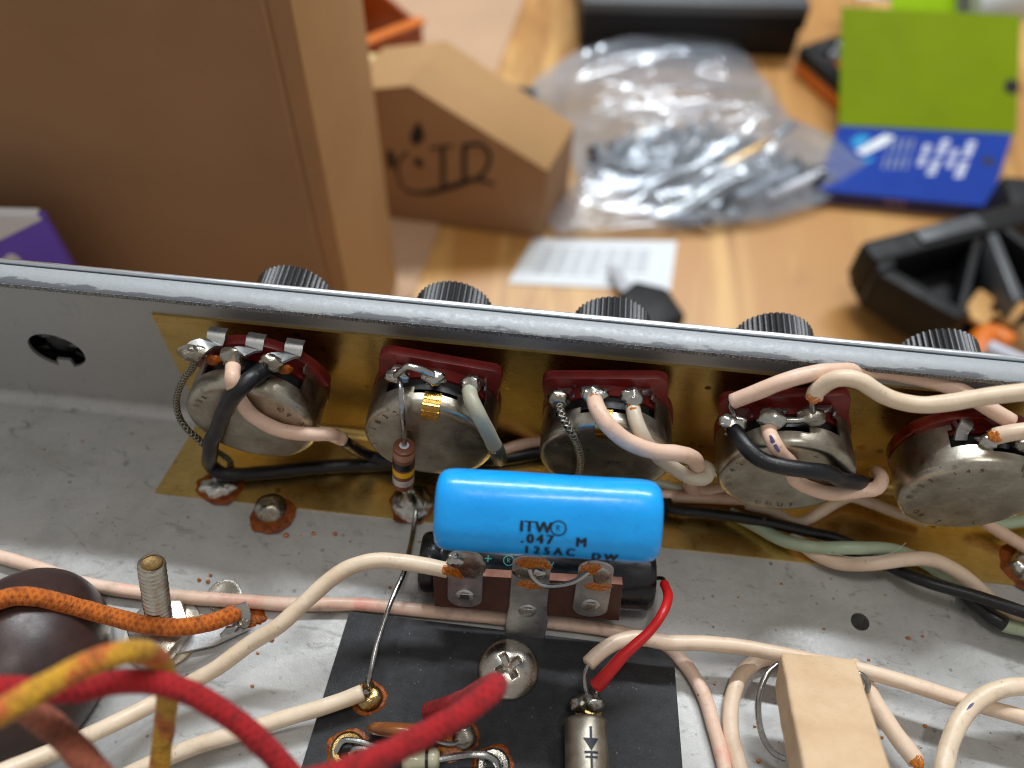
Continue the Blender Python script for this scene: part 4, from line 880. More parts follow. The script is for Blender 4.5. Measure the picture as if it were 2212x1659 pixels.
obj('machine_screw', screw_head((63.92,-48.07,2.1), 5.5, 2.3), 'screw', None, 40, 'large domed cross recess screw on the black fibre board', 'screw')
def eyelet(c, r, label, seed, mt='goldsolder', hollow=False):
    t = thing('eyelet', label, 'eyelet', c, 'eyelets of the fibre board')
    if hollow: obj('rim', lathe([(r*.45, -.6), (r*.45, .5), (r*.6, 1.0), (r*.85, 1.05), (r, .6), (r*1.02, 0)], c, (0, 0, 1), 40), mt, t)
    else: obj('solder', dome(c, r, 1.7, seed, .1, flat=.8), mt, t)
    obj('flux_ring', ring(V(c)+V((0, 0, .02)), r*.8, r*1.22, .2, seed+2, .15), 'flux', t)
    return t
M['goldsolder'] = tin('flux_stained_solder', (206, 186, 132), (160, 120, 56), .14, .3, .8, .5)
e1 = eyelet((40.15,-55.76,1.6), 2.5, 'flux stained eyelet where the bare bus wire meets the board', 41)
obj('solder', blob(V((39.76,-54,2.6)), (1.0, .9, 1.6), 42, .3, .6), 'goldsolder', e1)
e2 = eyelet((38.39,-64.65,1.6), 3.0, 'hollow eyelet with twisted leads at the bottom left of the board', 43, 'goldsolder', True)
for k, w_ in enumerate(('E: 380,1500,z3; 480,1490,z3.6; 580,1520,z3.4; 700,1560,z3.4; 820,1580,z3.6', 'E: 450,1590,z1.6; 470,1540,z3.4; 560,1540,z3.4; 700,1600,z3')): pass
obj('lead', tube(((36.48,-65.34,2.6),(37.57,-63.6,3.4),(39.76,-63.4,3.6),(42.54,-63.69,3.4),(45.93,-64.21,3.4),(49.57,-64.61,3.6)), .5, 8), 'lead', e2)
obj('lead', tube(((38.63,-65.86,1.4),(39.69,-64.6,3.2),(42.13,-64.46,3.2),(46.07,-65.13,3)), .5, 8), 'lead', e2)
e3 = eyelet((63.13,-64.47,1.6), 2.9, 'hollow eyelet at the bottom centre with a bright looped lead', 45, 'solder', True)
e4 = eyelet((57.64,-60.42,1.6), 2.2, 'amber stained eyelet partly hidden behind the red cloth wire', 47, 'oldsolder')
obj('flux', dome(V((55.95,-62.19,1.65)), 2.4, .3, 48, .4), 'fluxgold', e4)
pr = thing('small_resistor', 'small pale glassy resistor with bright lead at the bottom centre', 'resistor', (51.46,-66,4), None)
a_, b_ = V((47.91,-65.68,4.2)), V((54.26,-64.86,4.2))
d_ = (b_-a_).normalized(); Lp = (b_-a_).length
obj('body', lathe([(0, 0), (1.2, .1), (1.7, .5), (1.9, 1.2), (1.7, 2), (1.7, Lp-2), (1.9, Lp-1.2), (1.7, Lp-.5), (1.2, Lp-.1), (0, Lp)], a_, d_, 32), 'palebody', pr, 50)
obj('colour_band', lathe([(1.75, Lp-2.4), (1.76, Lp-1.9), (1.85, Lp-1.9), (1.85, Lp-2.4), (1.75, Lp-2.4)], a_, d_, 32), 'bandblack', pr)
obj('lead', tube([b_-d_*.5]+[V(p) for p in ((56.34,-64.29,4.4),(59.49,-63.6,4.6),(61.9,-63.42,4.4),(63.6,-64.03,3.4),(64.32,-65.43,2))], .62, 10), 'lead', pr)
# -- ceramic disc
dc = V((47.91,-61.02,4.5))
dn = V((.05, -math.cos(math.radians(14)), -math.sin(math.radians(14))))
dk = thing('disc_capacitor', 'thin brown ceramic disc standing on edge on the black board', 'capacitor', dc-V((0, 0, 4)))
obj('body', lathe([(0, -1.2), (4, -1.2), (5.8, -.95), (6.5, -.5), (6.75, 0), (6.5, .5), (5.8, .95), (4, 1.2), (0, 1.2)], dc, dn, 48), 'disc', dk, 60)
obj('lead', tube(((50.88,-61.24,3),(53.75,-61.96,3),(55.93,-61.89,2.6),(57.44,-60.89,2.4)), .45, 8), 'lead', dk)
# -- silver diode
DA, DB = V((77.87,-56,6.2)), V((79.21,-71.94,6.2))
di = thing('diode', 'silver metal cased diode with printed arrow symbol lying on the black board', 'diode', (DA+DB)/2-V((0, 0, 3.6)))
obj('case', lathe([(0, .15), (2.4, .1), (3.1, .2), (3.5, .55), (3.58, 1.1), (3.58, 15), (0, 15)], DA, DB-DA, 48), 'diode', di, 50)
def dpt(x, y): return x, y
sym = MB()
def sq(x0, y0, x1, y1): sym.add(quad_grid(lambda a, b: V((x0+(x1-x0)*a, y0+(y1-y0)*b, 0)), 3, 10))
sq(1.2, -.22, 3.1, .22); sq(5.0, -1.15, 5.4, 1.15); sq(5.75, -1.0, 6.1, 1.0); sq(5.4, -.22, 7.8, .22)
for k in range(8):
    x0, x1 = 3.0+k*.25, 3.25+k*.25; w_ = 1.3*(1-k/8); sym.add(quad_grid(lambda a, b: V((x0+(x1-x0)*a, (2*b-1)*(w_-.16*a), 0)), 1, 10))
das = (2.28,1.39)
AX = (DB-DA).normalized(); UPv = V((0, 0, 1)); UPv = (UPv-AX*UPv.dot(AX)).normalized(); FRv = UPv.cross(AX)
obj('printed_symbol', mapv((sym.v, sym.f), lambda p: DA+AX*(das[0]-1.2+p.x)+(FRv*math.cos(math.pi/2-.12+p.y/3.58)+UPv*math.sin(math.pi/2-.12+p.y/3.58))*3.63), 'ink', di, 0)
obj('solder', blob(V((76.75,-53.59,5)), (1.7, 1.5, 2.0), 51, .25), 'oldsolder', di)
obj('solder', blob(V((79.22,-53.13,5)), (2.1, 1.6, 2.0), 52, .25), 'solder', di)
obj('solder', lathe([(2.3, 0), (2.4, .6), (1.7, 1.3), (1.5, 3.4), (0, 3.6)], V((78.6,-53.51,1.6)), (0, 0, 1), 28), 'goldsolder', di)
# -- tan cement resistor, tilted up toward the viewer
c8 = ((109.54,-48.31,8.58),(122.04,-47.98,8.58),(121.92,-43.54,14.5),(109.42,-43.87,14.5),(105.96,-72.18,26.41),(118.23,-71.83,26.39),(118.11,-67.39,32.31),(105.85,-67.74,32.33))
bm = bmesh.new(); g = hexa(c8, .55, 3); vs = [bm.verts.new(p) for p in g[0]]
for f_ in g[1]: bm.faces.new([vs[i] for i in f_])
bmesh.ops.recalc_face_normals(bm, faces=bm.faces); bmesh.ops.triangulate(bm, faces=bm.faces)
for _ in range(5):
    le = [e for e in bm.edges if e.calc_length() > 1.3]
    if le: bmesh.ops.subdivide_edges(bm, edges=le, cuts=1); bmesh.ops.triangulate(bm, faces=bm.faces)
for x in bm.verts: x.co += V((noise.noise(x.co*.35), noise.noise(x.co*.35+V((9, 0, 0))), noise.noise(x.co*.35+V((0, 9, 0)))))*.11
bm.verts.index_update(); g = ([x.co.copy() for x in bm.verts], [tuple(y.index for y in q_.verts) for q_ in bm.faces]); bm.free()
cr = thing('cement_resistor', 'rectangular tan cement power resistor at the lower right of the photo', 'resistor', c8[0])
obj('body', g, 'cement', cr, 60)
obj('lead', tube(((110.4,-44.05,9),(108.3,-46.23,9),(107.12,-49.34,8),(107.29,-52.52,6),(108.45,-55.33,4),(110.21,-57.24,3),(112.23,-57.92,2.4)), .55, 10), 'lead', cr, 60)
obj('lead', tube(((123.1,-44,9),(124.96,-44.48,9),(126.03,-45.3,8),(126.51,-46.04,6),(126.54,-46.57,3)), .5, 10), 'lead', cr, 60)
# -- bolt, nut, washer and tag
b0, b1 = V((-0.02,-48.16,2)), V((2.07,-42.6,20))
bt_ = thing('threaded_bolt', 'upright threaded bolt with nut and washer rising from the chassis floor', 'bolt', b0-V((0, 0, 2)))
ba = (b1-b0).normalized(); bo_ = b0-ba*2; H = (b1-bo_).length; R0 = 2.38
v = []; f = []; seg = 48; ns = int(H/.11)
bu = ba.orthogonal().normalized(); bw = ba.cross(bu)
for k in range(ns+1):
    h_ = H*k/ns
    for j in range(seg):
        th = 2*math.pi*j/seg; ph = (h_/1.06-j/seg) % 1; r = R0-.6*(1-abs(2*ph-1))**.9-max(0, (h_-H+.6))*.5
        v.append(bo_+ba*h_+(bu*math.cos(th)+bw*math.sin(th))*r)
for k in range(ns):
    for j in range(seg): f.append((k*seg+j, k*seg+(j+1) % seg, (k+1)*seg+(j+1) % seg, (k+1)*seg+j))
obj('threaded_shank', (v, f), 'steelbolt', bt_, 0)
for x in bt_.children: x.data.polygons.foreach_set('use_smooth', [True]*len(x.data.polygons))
obj('end_face', lathe([(R0-.6, H-.1), (1.2, H-.35), (0, H-.3)], bo_, ba, 32), 'rustend', bt_, 60)
nc = V((1.17,-49.04,1.9)); nc = bo_+ba*2.2+V((0, 0, 0))
def hexnut(c, ax_, af, h_, rot):
    u = ax_.orthogonal().normalized(); w = ax_.cross(u); pl = [c+(u*math.cos(rot+math.pi*k/3)+w*math.sin(rot+math.pi*k/3))*af for k in range(6)]
    return bevel(prism(pl, ax_*h_), .35, 2)
obj('washer', lathe([(2.6, 0), (6.9, 0), (7.0, .35), (6.9, .7), (2.6, .7)], V((b0.x, b0.y, .05)), (0, 0, 1), 48), 'steelbolt', bt_, 40)
obj('nut', hexnut(V((b0.x, b0.y, .8)), V((0, 0, 1)), 5.9, 3.2, .35), 'screw', bt_, 30)
tg = thing('solder_tag', 'tinned ground tag under the nut holding the orange cloth wire end', 'solder tag', (8.4,-48,0))
tp_ = ((2.9,-52.24,1),(10.09,-49.65,1),(15.87,-45.74,1.2),(12.98,-45.16,1.2),(4.8,-47.24,1),(0.96,-50.09,1))
obj('plate', bevel(prism([V((p[0], p[1], .78)) for p in tp_], (0, 0, .45)), .1, 1), 'lug', tg)
obj('claw', ribbon(((13.38,-45.65,1),(14.44,-44.9,2.6),(14.82,-44.08,4.6),(14.21,-43.24,6.2)), 2.4, (1, .3, 0), .4), 'lug', tg)
obj('claw', ribbon(((11.49,-47.39,1),(12.58,-46.86,2.4),(13.04,-46.56,3.4)), 2., (1, .5, 0), .4), 'lug', tg)
obj('solder', blob(V((14.51,-44.43,2.2)), (1.2, 1.6, 1.2), 61, .35, .7), 'oldsolder', tg)
obj('flux', dome(V((15.49,-43.21,0.05)), 2.2, .5, 62, .4), 'flux', tg)
ye = thing('floor_rivet', 'dull rimmed rivet on the chassis floor beside the solder tag', 'rivet', (8.75,-39.85,0))
obj('rim', lathe([(3.3, 0), (3.2, .35), (2.7, .5), (2.2, .3), (0, .25)], V((8.75,-39.85,0)), (0, 0, 1), 40), 'oldsolder', ye, 40)
# -- dark rounded cover at the left edge
def ellipsoid(c, r, seg=64, rings=32, pw=1.):
    v = []; f = []
    for k in range(rings+1):
        ph = math.pi*k/rings-math.pi/2
        for j in range(seg):
            th = 2*math.pi*j/seg; cz = math.cos(ph); sz = math.sin(ph)
            s1 = lambda x: math.copysign(abs(x)**pw, x)
            v.append(V(c)+V((r[0]*s1(cz)*math.cos(th), r[1]*s1(cz)*math.sin(th), r[2]*s1(sz))))
    for k in range(rings):
        for j in range(seg): f.append((k*seg+j, k*seg+(j+1) % seg, (k+1)*seg+(j+1) % seg, (k+1)*seg+j))
    return clean((v, f))
obj('coil_cover', ellipsoid((-20.05,-58.08,5), (14, 17.5, 13.5), pw=1.), 'bell', None, 60, 'dark brown rounded component cover at the lower left edge', 'component cover')
# ================================================================== BENCH BACKGROUND
TZ = -150.
def poly_on(pts, z, th): return prism([V((p[0], p[1], z)) for p in pts], (0, 0, th))
# flat kraft sheet lying under the boxes
obj('cardboard_sheet', poly_on(((26.43,449.88,-148.5),(-2.09,169.09,-148.5),(-39.86,146.94,-148.5),(-125.24,426.99,-148.5)), TZ+.3, 1.2), 'kraftpale', None, 0, 'flat pale kraft sheet lying under the cardboard boxes', 'cardboard')
# big box
Pf, Pb, Pc, Pl, FD, SD_ = V((-8.58,95.57,-148.5)), V((-11.48,178.73,-148.5)), V((-9.16,112.21,-148.5)), V((-22.57,95.09,-148.5)), V((-0.999391,-0.034899,0.000000)), V((-0.034899,0.999391,0.000000))
bx = thing('cardboard_box', 'large brown cardboard box filling the upper left of the photo', 'cardboard box', Pf+FD*120)
W_ = 300; H_ = 270.
def upv(p, h): return V((p.x, p.y, TZ+1.5+h))
fr_ = [upv(Pf+FD*5, 0), upv(Pf+FD*W_, 0), upv(Pf+FD*W_, H_), upv(Pf+FD*5, H_)]
obj('front_panel', prism(fr_, SD_*3, .4), 'kraft', bx, 40)
obj('corner_flap', prism([upv(Pf+FD*4.4, 0)+SD_*2.5, upv(Pf+SD_*6, 0), upv(Pf+SD_*6, H_), upv(Pf+FD*4.4, H_)+SD_*2.5], FD*2.4+SD_*.5, .4), 'kraft', bx, 40)
obj('side_panel', prism([upv(Pf+SD_*7, 0), upv(Pb, 0), upv(Pb, H_), upv(Pf+SD_*7, H_)], FD*3, .4), 'kraftpale2', bx, 40)
obj('back_panel', prism([upv(Pb+FD*3.2, 0), upv(Pb+FD*W_, 0), upv(Pb+FD*W_, H_), upv(Pb+FD*3.2, H_)], SD_*-3, .4), 'kraft', bx, 40)
# printed wedge shaped box
Q0, QD, QN, QDEP = V((-17.75,220.09,-148.5)), V((0.998910,-0.046682,0.000000)), V((0.279316,0.960199,0.000000)), 37.59
wd = lambda a, d=0.: Q0+QD*a[0]+V((0, 0, a[1]))+QN*d
wb = thing('printed_box', 'kraft mailer box with slanting top and a black leaf logo print', 'cardboard box', Q0+QD*40)
we = [(-30.79,-7.36), (73.67,17.3), (73.93,41.21), (10.96,79.01), (-19.23,71.95)]
we[0] = (we[0][0], 0.); we[1] = (we[1][0], 0.)
obj('front_panel', prism([wd(a) for a in we], QN*1.5, .3), 'kraft', wb, 40)
obj('back_panel', prism([wd(a, QDEP-1.5) for a in we], QN*1.5, .3), 'kraft', wb, 40)
up_ = V((0, 0, .1))
obj('slanted_lid', prism([wd(we[2], .1)+up_, wd(we[3], .1)+up_, wd(we[3], QDEP-.1)+up_, wd(we[2], QDEP-.1)+up_], V((0, 0, 1.2)), .3), 'kraftpale2', wb, 40)
obj('top_lid', prism([wd(we[3], .1)+up_, wd(we[4], .1)+up_, wd(we[4], QDEP-.1)+up_, wd(we[3], QDEP-.1)+up_], V((0, 0, 1.2)), .3), 'kraftpale2', wb, 40)
obj('end_panel', prism([wd((we[1][0]-1.5, 0), 1.6), wd((we[1][0]-1.5, 0), QDEP-1.6), wd((we[2][0]-1.5, we[2][1]), QDEP-1.6), wd((we[2][0]-1.5, we[2][1]), 1.6)], QD*1.5, .3), 'kraft', wb, 40)
def pr_poly(pts, name='printed_logo', mat='printblack'):
    obj(name, prism([wd(p, -.25) for p in pts], QN*.2), mat, wb, 0)
def stroke(pts, w, name='printed_logo', mat='printblack'):
    ps = [wd(p, -.2) for p in pts]; obj(name, ribbon(ps, w, [QN.cross((ps[min(i+1, len(ps)-1)]-ps[max(i-1, 0)]).normalized()) for i in range(len(ps))] if False else QN.cross(ps[-1]-ps[0]), .1, 1.), mat, wb, 0)
G = lambda x, y: (x, y)
leaf = [(13.82,62.32), (15.96,56.86), (15.9,52.36), (11.58,47.72), (9.09,51.92), (10.68,56.92)]
pr_poly(leaf)
pr_poly([(10.28,41.2), (13.94,41.04), (14.83,36.08), (11.92,35.54), (10.41,37.43)])
pr_poly([(-2.65,43.41), (-0.09,44.27), (1.21,38.09), (-0.48,31.68), (-3.12,34.67)])
def flat_tube(pts, w, mat='printblack'): obj('printed_logo', tube([wd(p, -.05) for p in pts], w/2, 8, 1.), mat, wb, 60)
flat_tube([(7.65,44.07), (3.09,38.73), (1.5,30.41), (3.3,22.01), (9.07,19.51), (19.45,23.03), (31.31,29.22), (41.12,33.31), (49.13,30.83)], 1.2)
flat_tube([(18.41,47.9), (29.64,51.06)], 1.2)
flat_tube([(24.44,49.3), (23.79,26.45)], 2.2)
flat_tube([(34.75,52.34), (34.21,30.78)], 2.4)
flat_tube([(34.74,51.88), (42.12,53.49), (46.34,49), (45.55,41.21), (41.13,33.81), (34.21,30.78)], 2.0)
flat_tube([(5.64,19.27), (17.63,20.61), (29.57,26.37), (41.11,32.32), (48.33,31.03)], 1.8)
# orange tray, foam, teal lid at the back
oc, od, on = V((-23.26,335.19,-110)), V((-0.728861,-0.684662,0.000000)), V((-0.684662,0.728861,0.000000))
ot = thing('orange_tray', 'orange plastic tray behind the large cardboard box', 'tray', V((oc.x, oc.y, TZ+1.5)))
def wallp(a, b, z0, z1, th): return prism([V((a.x, a.y, z0)), V((b.x, b.y, z0)), V((b.x, b.y, z1)), V((a.x, a.y, z1))], th, .3)
o1, o2, o3, o4 = oc, oc+od*110, oc+od*110+on*80, oc+on*80
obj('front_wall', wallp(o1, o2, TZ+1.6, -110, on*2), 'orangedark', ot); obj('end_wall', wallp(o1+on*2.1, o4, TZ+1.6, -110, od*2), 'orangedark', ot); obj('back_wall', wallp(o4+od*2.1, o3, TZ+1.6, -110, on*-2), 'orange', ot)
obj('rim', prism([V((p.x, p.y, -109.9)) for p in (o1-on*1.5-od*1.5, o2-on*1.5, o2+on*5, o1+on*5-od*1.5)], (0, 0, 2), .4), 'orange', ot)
obj('foam_block', bevel(box((-40.74,256.61,-96), (-18.74,268.61,-86)), 1.5, 2), 'yellowpale', None, 40, 'small pale yellow foam block peeking from behind the printed box', 'foam block')
t1 = V((33.49,320.86,-140))
obj('parts_lid', bevel(box(t1-V((10, 8, 9)), t1+V((9, 8, 1))), 2, 2), 'teal', None, 40, 'dark teal plastic lid left of the clear bag', 'lid')
# black case at the top
c1, cd, cn, cw, ct = V((65.11,382.84,-148)), V((0.994330,0.106340,0.000000)), V((-0.106340,0.994330,0.000000)), 133.2, -119.59
bc = thing('black_case', 'matt black storage case with grey lid at the top of the photo', 'case', c1+cd*cw/2)
def obox(o, x0, x1, y0, y1, z0, z1, w=1.): return hexa([o+cd*x+cn*y+V((0, 0, z-o.z)) for z in (z0, z1) for x, y in ((x0, y0), (x1, y0), (x1, y1), (x0, y1))], w, 2)
obj('shell', obox(c1, 0, cw, 0, 90, TZ+.2, ct-3), 'caseblack', bc)
obj('lid', obox(c1, -1, cw+1, -1, 91, ct-2.9, ct+4), 'greyplas', bc)
obj('hinge', obox(c1, cw+.2, cw+6, 10, 30, TZ+12, TZ+28), 'caseblack', bc)
# black and orange bit holder behind the green card
h0, h1 = V((199.6,376.04,-135)), V((224.46,336.33,-135))
hd = (h1-h0).normalized(); hn = V((-hd.y, hd.x, 0)); hl = (h1-h0).length
hx = lambda x0, x1, y0, y1, z0, z1, w=1.5: hexa([h0+hd*x+hn*y+V((0, 0, z-h0.z)) for z in (z0, z1) for x, y in ((x0, y0), (x1, y0), (x1, y1), (x0, y1))], w, 2)
bh = thing('bit_holder', 'black framed orange bit holder behind the green card', 'bit holder', h0-V((0, 0, 15)))
obj('base', hx(-6, hl-2, 0, 34, TZ+.2, TZ+9), 'orange', bh)
obj('frame', hx(-6, hl-2, -1, 8, TZ+9.2, TZ+18), 'caseblack', bh); obj('frame', hx(-6, hl-2, 28, 35, TZ+9.2, TZ+18), 'caseblack', bh); obj('frame', hx(-7, 4, 8.2, 27.8, TZ+9.2, TZ+18), 'caseblack', bh)
for k in range(3):
    p = h0+hd*(9+k*6)+hn*(14+6*(k % 2)); p.z = TZ+9.2
    obj('bit', lathe([(3, 0), (3, 9), (1.6, 10), (1.2, 15), (0, 15)], p, (0, 0, 1), 6), 'steel' if k % 2 else 'whiteprint', bh)
# blister pack: blue carton and upright green header card
b0, b1, f0, f1 = V((214.49,318.97,-141)), V((311.83,324.99,-141)), V((195.25,262.74,-141)), V((285.26,261.55,-141))
bp_ = thing('blue_carton', 'blue printed carton lying flat under the green card', 'carton', (b0+b1+f0+f1)/4-V((0, 0, 9)))
zz = V((0, 0, TZ+.3-b0.z))
bk0, bk1 = b0+(b0-f0)*.25, b1+(b1-f1)*.25
obj('top_panel', hexa([f0-V((0, 0, .6)), f1-V((0, 0, .6)), bk1-V((0, 0, .6)), bk0-V((0, 0, .6)), f0, f1, bk1, bk0]), 'bluecard', bp_, 0)
d = V((0, .3, 0))
obj('side_panel', hexa([f0+zz+d, f1+zz+d, bk1+zz, bk0+zz, f0+d-V((0, 0, .7)), f1+d-V((0, 0, .7)), bk1-V((0, 0, .7)), bk0-V((0, 0, .7))]), 'darkblue', bp_, 0)
def on_top(pts, name, mat, h=.06): obj(name, prism([V((p[0], p[1], b0.z+.02)) for p in pts], (0, 0, h)), mat, bp_, 0)
for row in ((((260.12,308.72,-141),(264.26,309.29,-141),(263.62,307.7,-141),(259.49,307.14,-141)),((259.24,306.52,-141),(263.37,307.09,-141),(262.73,305.51,-141),(258.61,304.94,-141)),((258.37,304.33,-141),(262.48,304.89,-141),(261.85,303.32,-141),(257.74,302.76,-141)),((257.5,302.15,-141),(261.61,302.71,-141),(260.98,301.15,-141),(256.88,300.59,-141)),((255.78,297.83,-141),(259.86,298.38,-141),(259.24,296.84,-141),(255.17,296.28,-141)),((254.93,295.68,-141),(259,296.23,-141),(258.38,294.7,-141),(254.31,294.14,-141)),((254.08,293.55,-141),(258.14,294.1,-141),(257.52,292.57,-141),(253.47,292.02,-141)),((253.23,291.42,-141),(257.28,291.97,-141),(256.67,290.45,-141),(252.63,289.9,-141))),(((271.02,314.42,-141),(275.73,315.07,-141),(274.46,312.37,-141),(269.77,311.73,-141)),((269.28,310.68,-141),(273.97,311.33,-141),(272.72,308.65,-141),(268.04,308.01,-141)),((267.56,306.97,-141),(272.23,307.61,-141),(270.99,304.96,-141),(266.34,304.32,-141)),((265.86,303.29,-141),(270.51,303.93,-141),(269.27,301.3,-141),(264.64,300.67,-141)),((262.5,296.04,-141),(267.1,296.67,-141),(265.89,294.08,-141),(261.3,293.46,-141)),((260.84,292.46,-141),(265.42,293.08,-141),(264.22,290.52,-141),(259.66,289.9,-141)),((259.2,288.91,-141),(263.76,289.53,-141),(262.57,286.99,-141),(258.02,286.37,-141)),((257.57,285.39,-141),(262.11,286.01,-141),(260.93,283.49,-141),(256.4,282.88,-141))),(((274.68,306.56,-141),(278.62,307.11,-141),(278.07,305.76,-141),(274.13,305.22,-141)),((273.92,304.7,-141),(277.86,305.24,-141),(277.32,303.91,-141),(273.39,303.37,-141)),((273.18,302.85,-141),(277.1,303.39,-141),(276.56,302.06,-141),(272.64,301.52,-141)),((272.43,301,-141),(276.35,301.54,-141),(275.81,300.22,-141),(271.9,299.68,-141)),((270.95,297.34,-141),(274.85,297.87,-141),(274.32,296.56,-141),(270.42,296.03,-141)),((270.22,295.52,-141),(274.11,296.05,-141),(273.58,294.74,-141),(269.69,294.21,-141)),((269.49,293.71,-141),(273.37,294.24,-141),(272.84,292.94,-141),(268.96,292.41,-141)),((268.76,291.9,-141),(272.63,292.43,-141),(272.1,291.14,-141),(268.23,290.61,-141))),(((285.13,314.96,-141),(290.02,315.63,-141),(288.81,312.89,-141),(283.93,312.22,-141)),((283.47,311.16,-141),(288.34,311.83,-141),(287.14,309.11,-141),(282.28,308.44,-141)),((281.82,307.39,-141),(286.67,308.05,-141),(285.48,305.36,-141),(280.64,304.7,-141)),((280.19,303.66,-141),(285.01,304.32,-141),(283.83,301.65,-141),(279.02,300.99,-141)),((276.97,296.29,-141),(281.75,296.94,-141),(280.59,294.32,-141),(275.82,293.67,-141)),((275.38,292.66,-141),(280.14,293.3,-141),(278.99,290.7,-141),(274.25,290.06,-141)),((273.81,289.05,-141),(278.54,289.7,-141),(277.4,287.12,-141),(272.68,286.48,-141)),((272.25,285.49,-141),(276.96,286.12,-141),(275.83,283.57,-141),(271.13,282.93,-141)))):
    for w_ in row: on_top(w_, 'printed_text', 'whiteprint')
for row in ((((241.95,311.12,-141),(243.57,311.35,-141),(242.84,309.11,-141),(241.22,308.89,-141)),((240.93,308.02,-141),(242.55,308.25,-141),(241.82,306.03,-141),(240.21,305.81,-141)),((239.93,304.95,-141),(241.54,305.17,-141),(240.81,302.97,-141),(239.2,302.75,-141)),((238.92,301.89,-141),(240.53,302.11,-141),(239.81,299.93,-141),(238.21,299.71,-141)),((236.94,295.86,-141),(238.54,296.07,-141),(237.83,293.92,-141),(236.24,293.7,-141)),((235.96,292.87,-141),(237.55,293.09,-141),(236.85,290.95,-141),(235.26,290.73,-141)),((234.99,289.91,-141),(236.57,290.12,-141),(235.87,288,-141),(234.3,287.79,-141)),((234.03,286.96,-141),(235.6,287.18,-141),(234.91,285.07,-141),(233.34,284.86,-141))),(((246.01,311.68,-141),(247.64,311.91,-141),(246.89,309.67,-141),(245.27,309.45,-141)),((244.98,308.58,-141),(246.6,308.8,-141),(245.85,306.58,-141),(244.24,306.36,-141)),((243.95,305.5,-141),(245.57,305.72,-141),(244.83,303.52,-141),(243.22,303.3,-141)),((242.94,302.44,-141),(244.54,302.66,-141),(243.81,300.48,-141),(242.21,300.26,-141)),((240.93,296.4,-141),(242.52,296.62,-141),(241.8,294.46,-141),(240.21,294.25,-141)),((239.93,293.41,-141),(241.52,293.63,-141),(240.8,291.49,-141),(239.22,291.27,-141)),((238.95,290.44,-141),(240.53,290.66,-141),(239.82,288.54,-141),(238.24,288.32,-141)),((237.97,287.5,-141),(239.54,287.71,-141),(238.84,285.6,-141),(237.26,285.39,-141))),(((250.07,312.24,-141),(251.7,312.47,-141),(250.94,310.23,-141),(249.32,310,-141)),((249.03,309.14,-141),(250.65,309.36,-141),(249.89,307.14,-141),(248.28,306.92,-141)),((247.99,306.05,-141),(249.6,306.28,-141),(248.85,304.07,-141),(247.24,303.85,-141)),((246.95,302.99,-141),(248.56,303.22,-141),(247.82,301.03,-141),(246.22,300.81,-141)),((244.91,296.94,-141),(246.51,297.16,-141),(245.78,295,-141),(244.18,294.79,-141)),((243.9,293.95,-141),(245.49,294.17,-141),(244.77,292.03,-141),(243.18,291.81,-141)),((242.9,290.98,-141),(244.48,291.2,-141),(243.76,289.07,-141),(242.18,288.86,-141)),((241.91,288.03,-141),(243.48,288.25,-141),(242.77,286.14,-141),(241.2,285.92,-141))),(((254.14,312.8,-141),(255.77,313.03,-141),(254.99,310.79,-141),(253.37,310.56,-141)),((253.08,309.69,-141),(254.7,309.92,-141),(253.93,307.69,-141),(252.31,307.47,-141)),((252.02,306.61,-141),(253.63,306.83,-141),(252.87,304.62,-141),(251.26,304.4,-141)),((250.97,303.55,-141),(252.58,303.77,-141),(251.83,301.57,-141),(250.22,301.35,-141)),((248.9,297.49,-141),(250.5,297.71,-141),(249.75,295.55,-141),(248.16,295.33,-141)),((247.88,294.49,-141),(249.47,294.71,-141),(248.73,292.57,-141),(247.14,292.35,-141)),((246.86,291.52,-141),(248.44,291.74,-141),(247.71,289.61,-141),(246.13,289.39,-141)),((245.85,288.57,-141),(247.43,288.78,-141),(246.7,286.67,-141),(245.13,286.46,-141)))):
    for w_ in row: on_top(w_, 'printed_text', 'greyprint')
on_top(((219.08,305.87,-141),(225.33,313.07,-141),(231.35,311.78,-141),(227.86,305.68,-141),(221.74,299.31,-141)), 'printed_picture', 'cyan')
on_top(((221.11,297.85,-141),(238.8,314.22,-141),(244.91,313.65,-141),(236.4,304.08,-141),(224.63,294.93,-141)), 'printed_picture', 'paper', .1)
on_top(((223.1,290,-141),(228.86,294.15,-141),(230.77,292.39,-141),(225.45,288.31,-141)), 'printed_picture', 'cyan')
obj('hang_hole', lathe([(0, .05), (3.6, .05), (3.6, .1), (0, .1)], V((292.8,299.09,-141)), (0, 0, 1), 24), 'hole', bp_, 0)
obj('printed_text', tube([f0.lerp(f1, .42)+V((0, .2, -3.5)), f0.lerp(f1, .43)+V((0, .2, -2)), f0.lerp(f1, .45)+V((0, .2, -5)), f0.lerp(f1, .47)+V((0, .2, -2.4)), f0.lerp(f1, .49)+V((0, .2, -4.6)), f0.lerp(f1, .52)+V((0, .2, -2.4)), f0.lerp(f1, .53)+V((0, .2, -6.5))], .45, 6), 'pinkprint', bp_)
GU, GH, GL = V((-0.052368,0.845973,0.530648)), V((0.998090,0.061785,0.000000)), 68.99
gn = GH.cross(GU).normalized(); wg = (b1-b0).length
g0 = b0+V((0, 0, .4))
gc = thing('green_card', 'green header card leaning upright above the blue carton', 'card', g0)
obj('card_sheet', prism([g0, g0+GH*(wg+2), g0+GH*(wg+4)+GU*GL, g0+GU*GL], gn*-.8), 'greencard', gc, 0)
obj('hang_hole', lathe([(0, .05), (4.2, .05), (4.2, .25), (0, .25)], V((309.3,348.07,-126.48))+gn*.5, gn, 28), 'hole', gc, 0)
l0 = g0+GU*(GL-6)-gn*14
obj('lime_card', prism([l0+GH*34, l0+GH*72, l0+GH*72+GU*60, l0+GH*34+GU*60], gn*-.8), 'limecard', None, 0, 'small lime green card behind the top edge of the green card', 'card')
rl = V((283.76,373.76,-95))
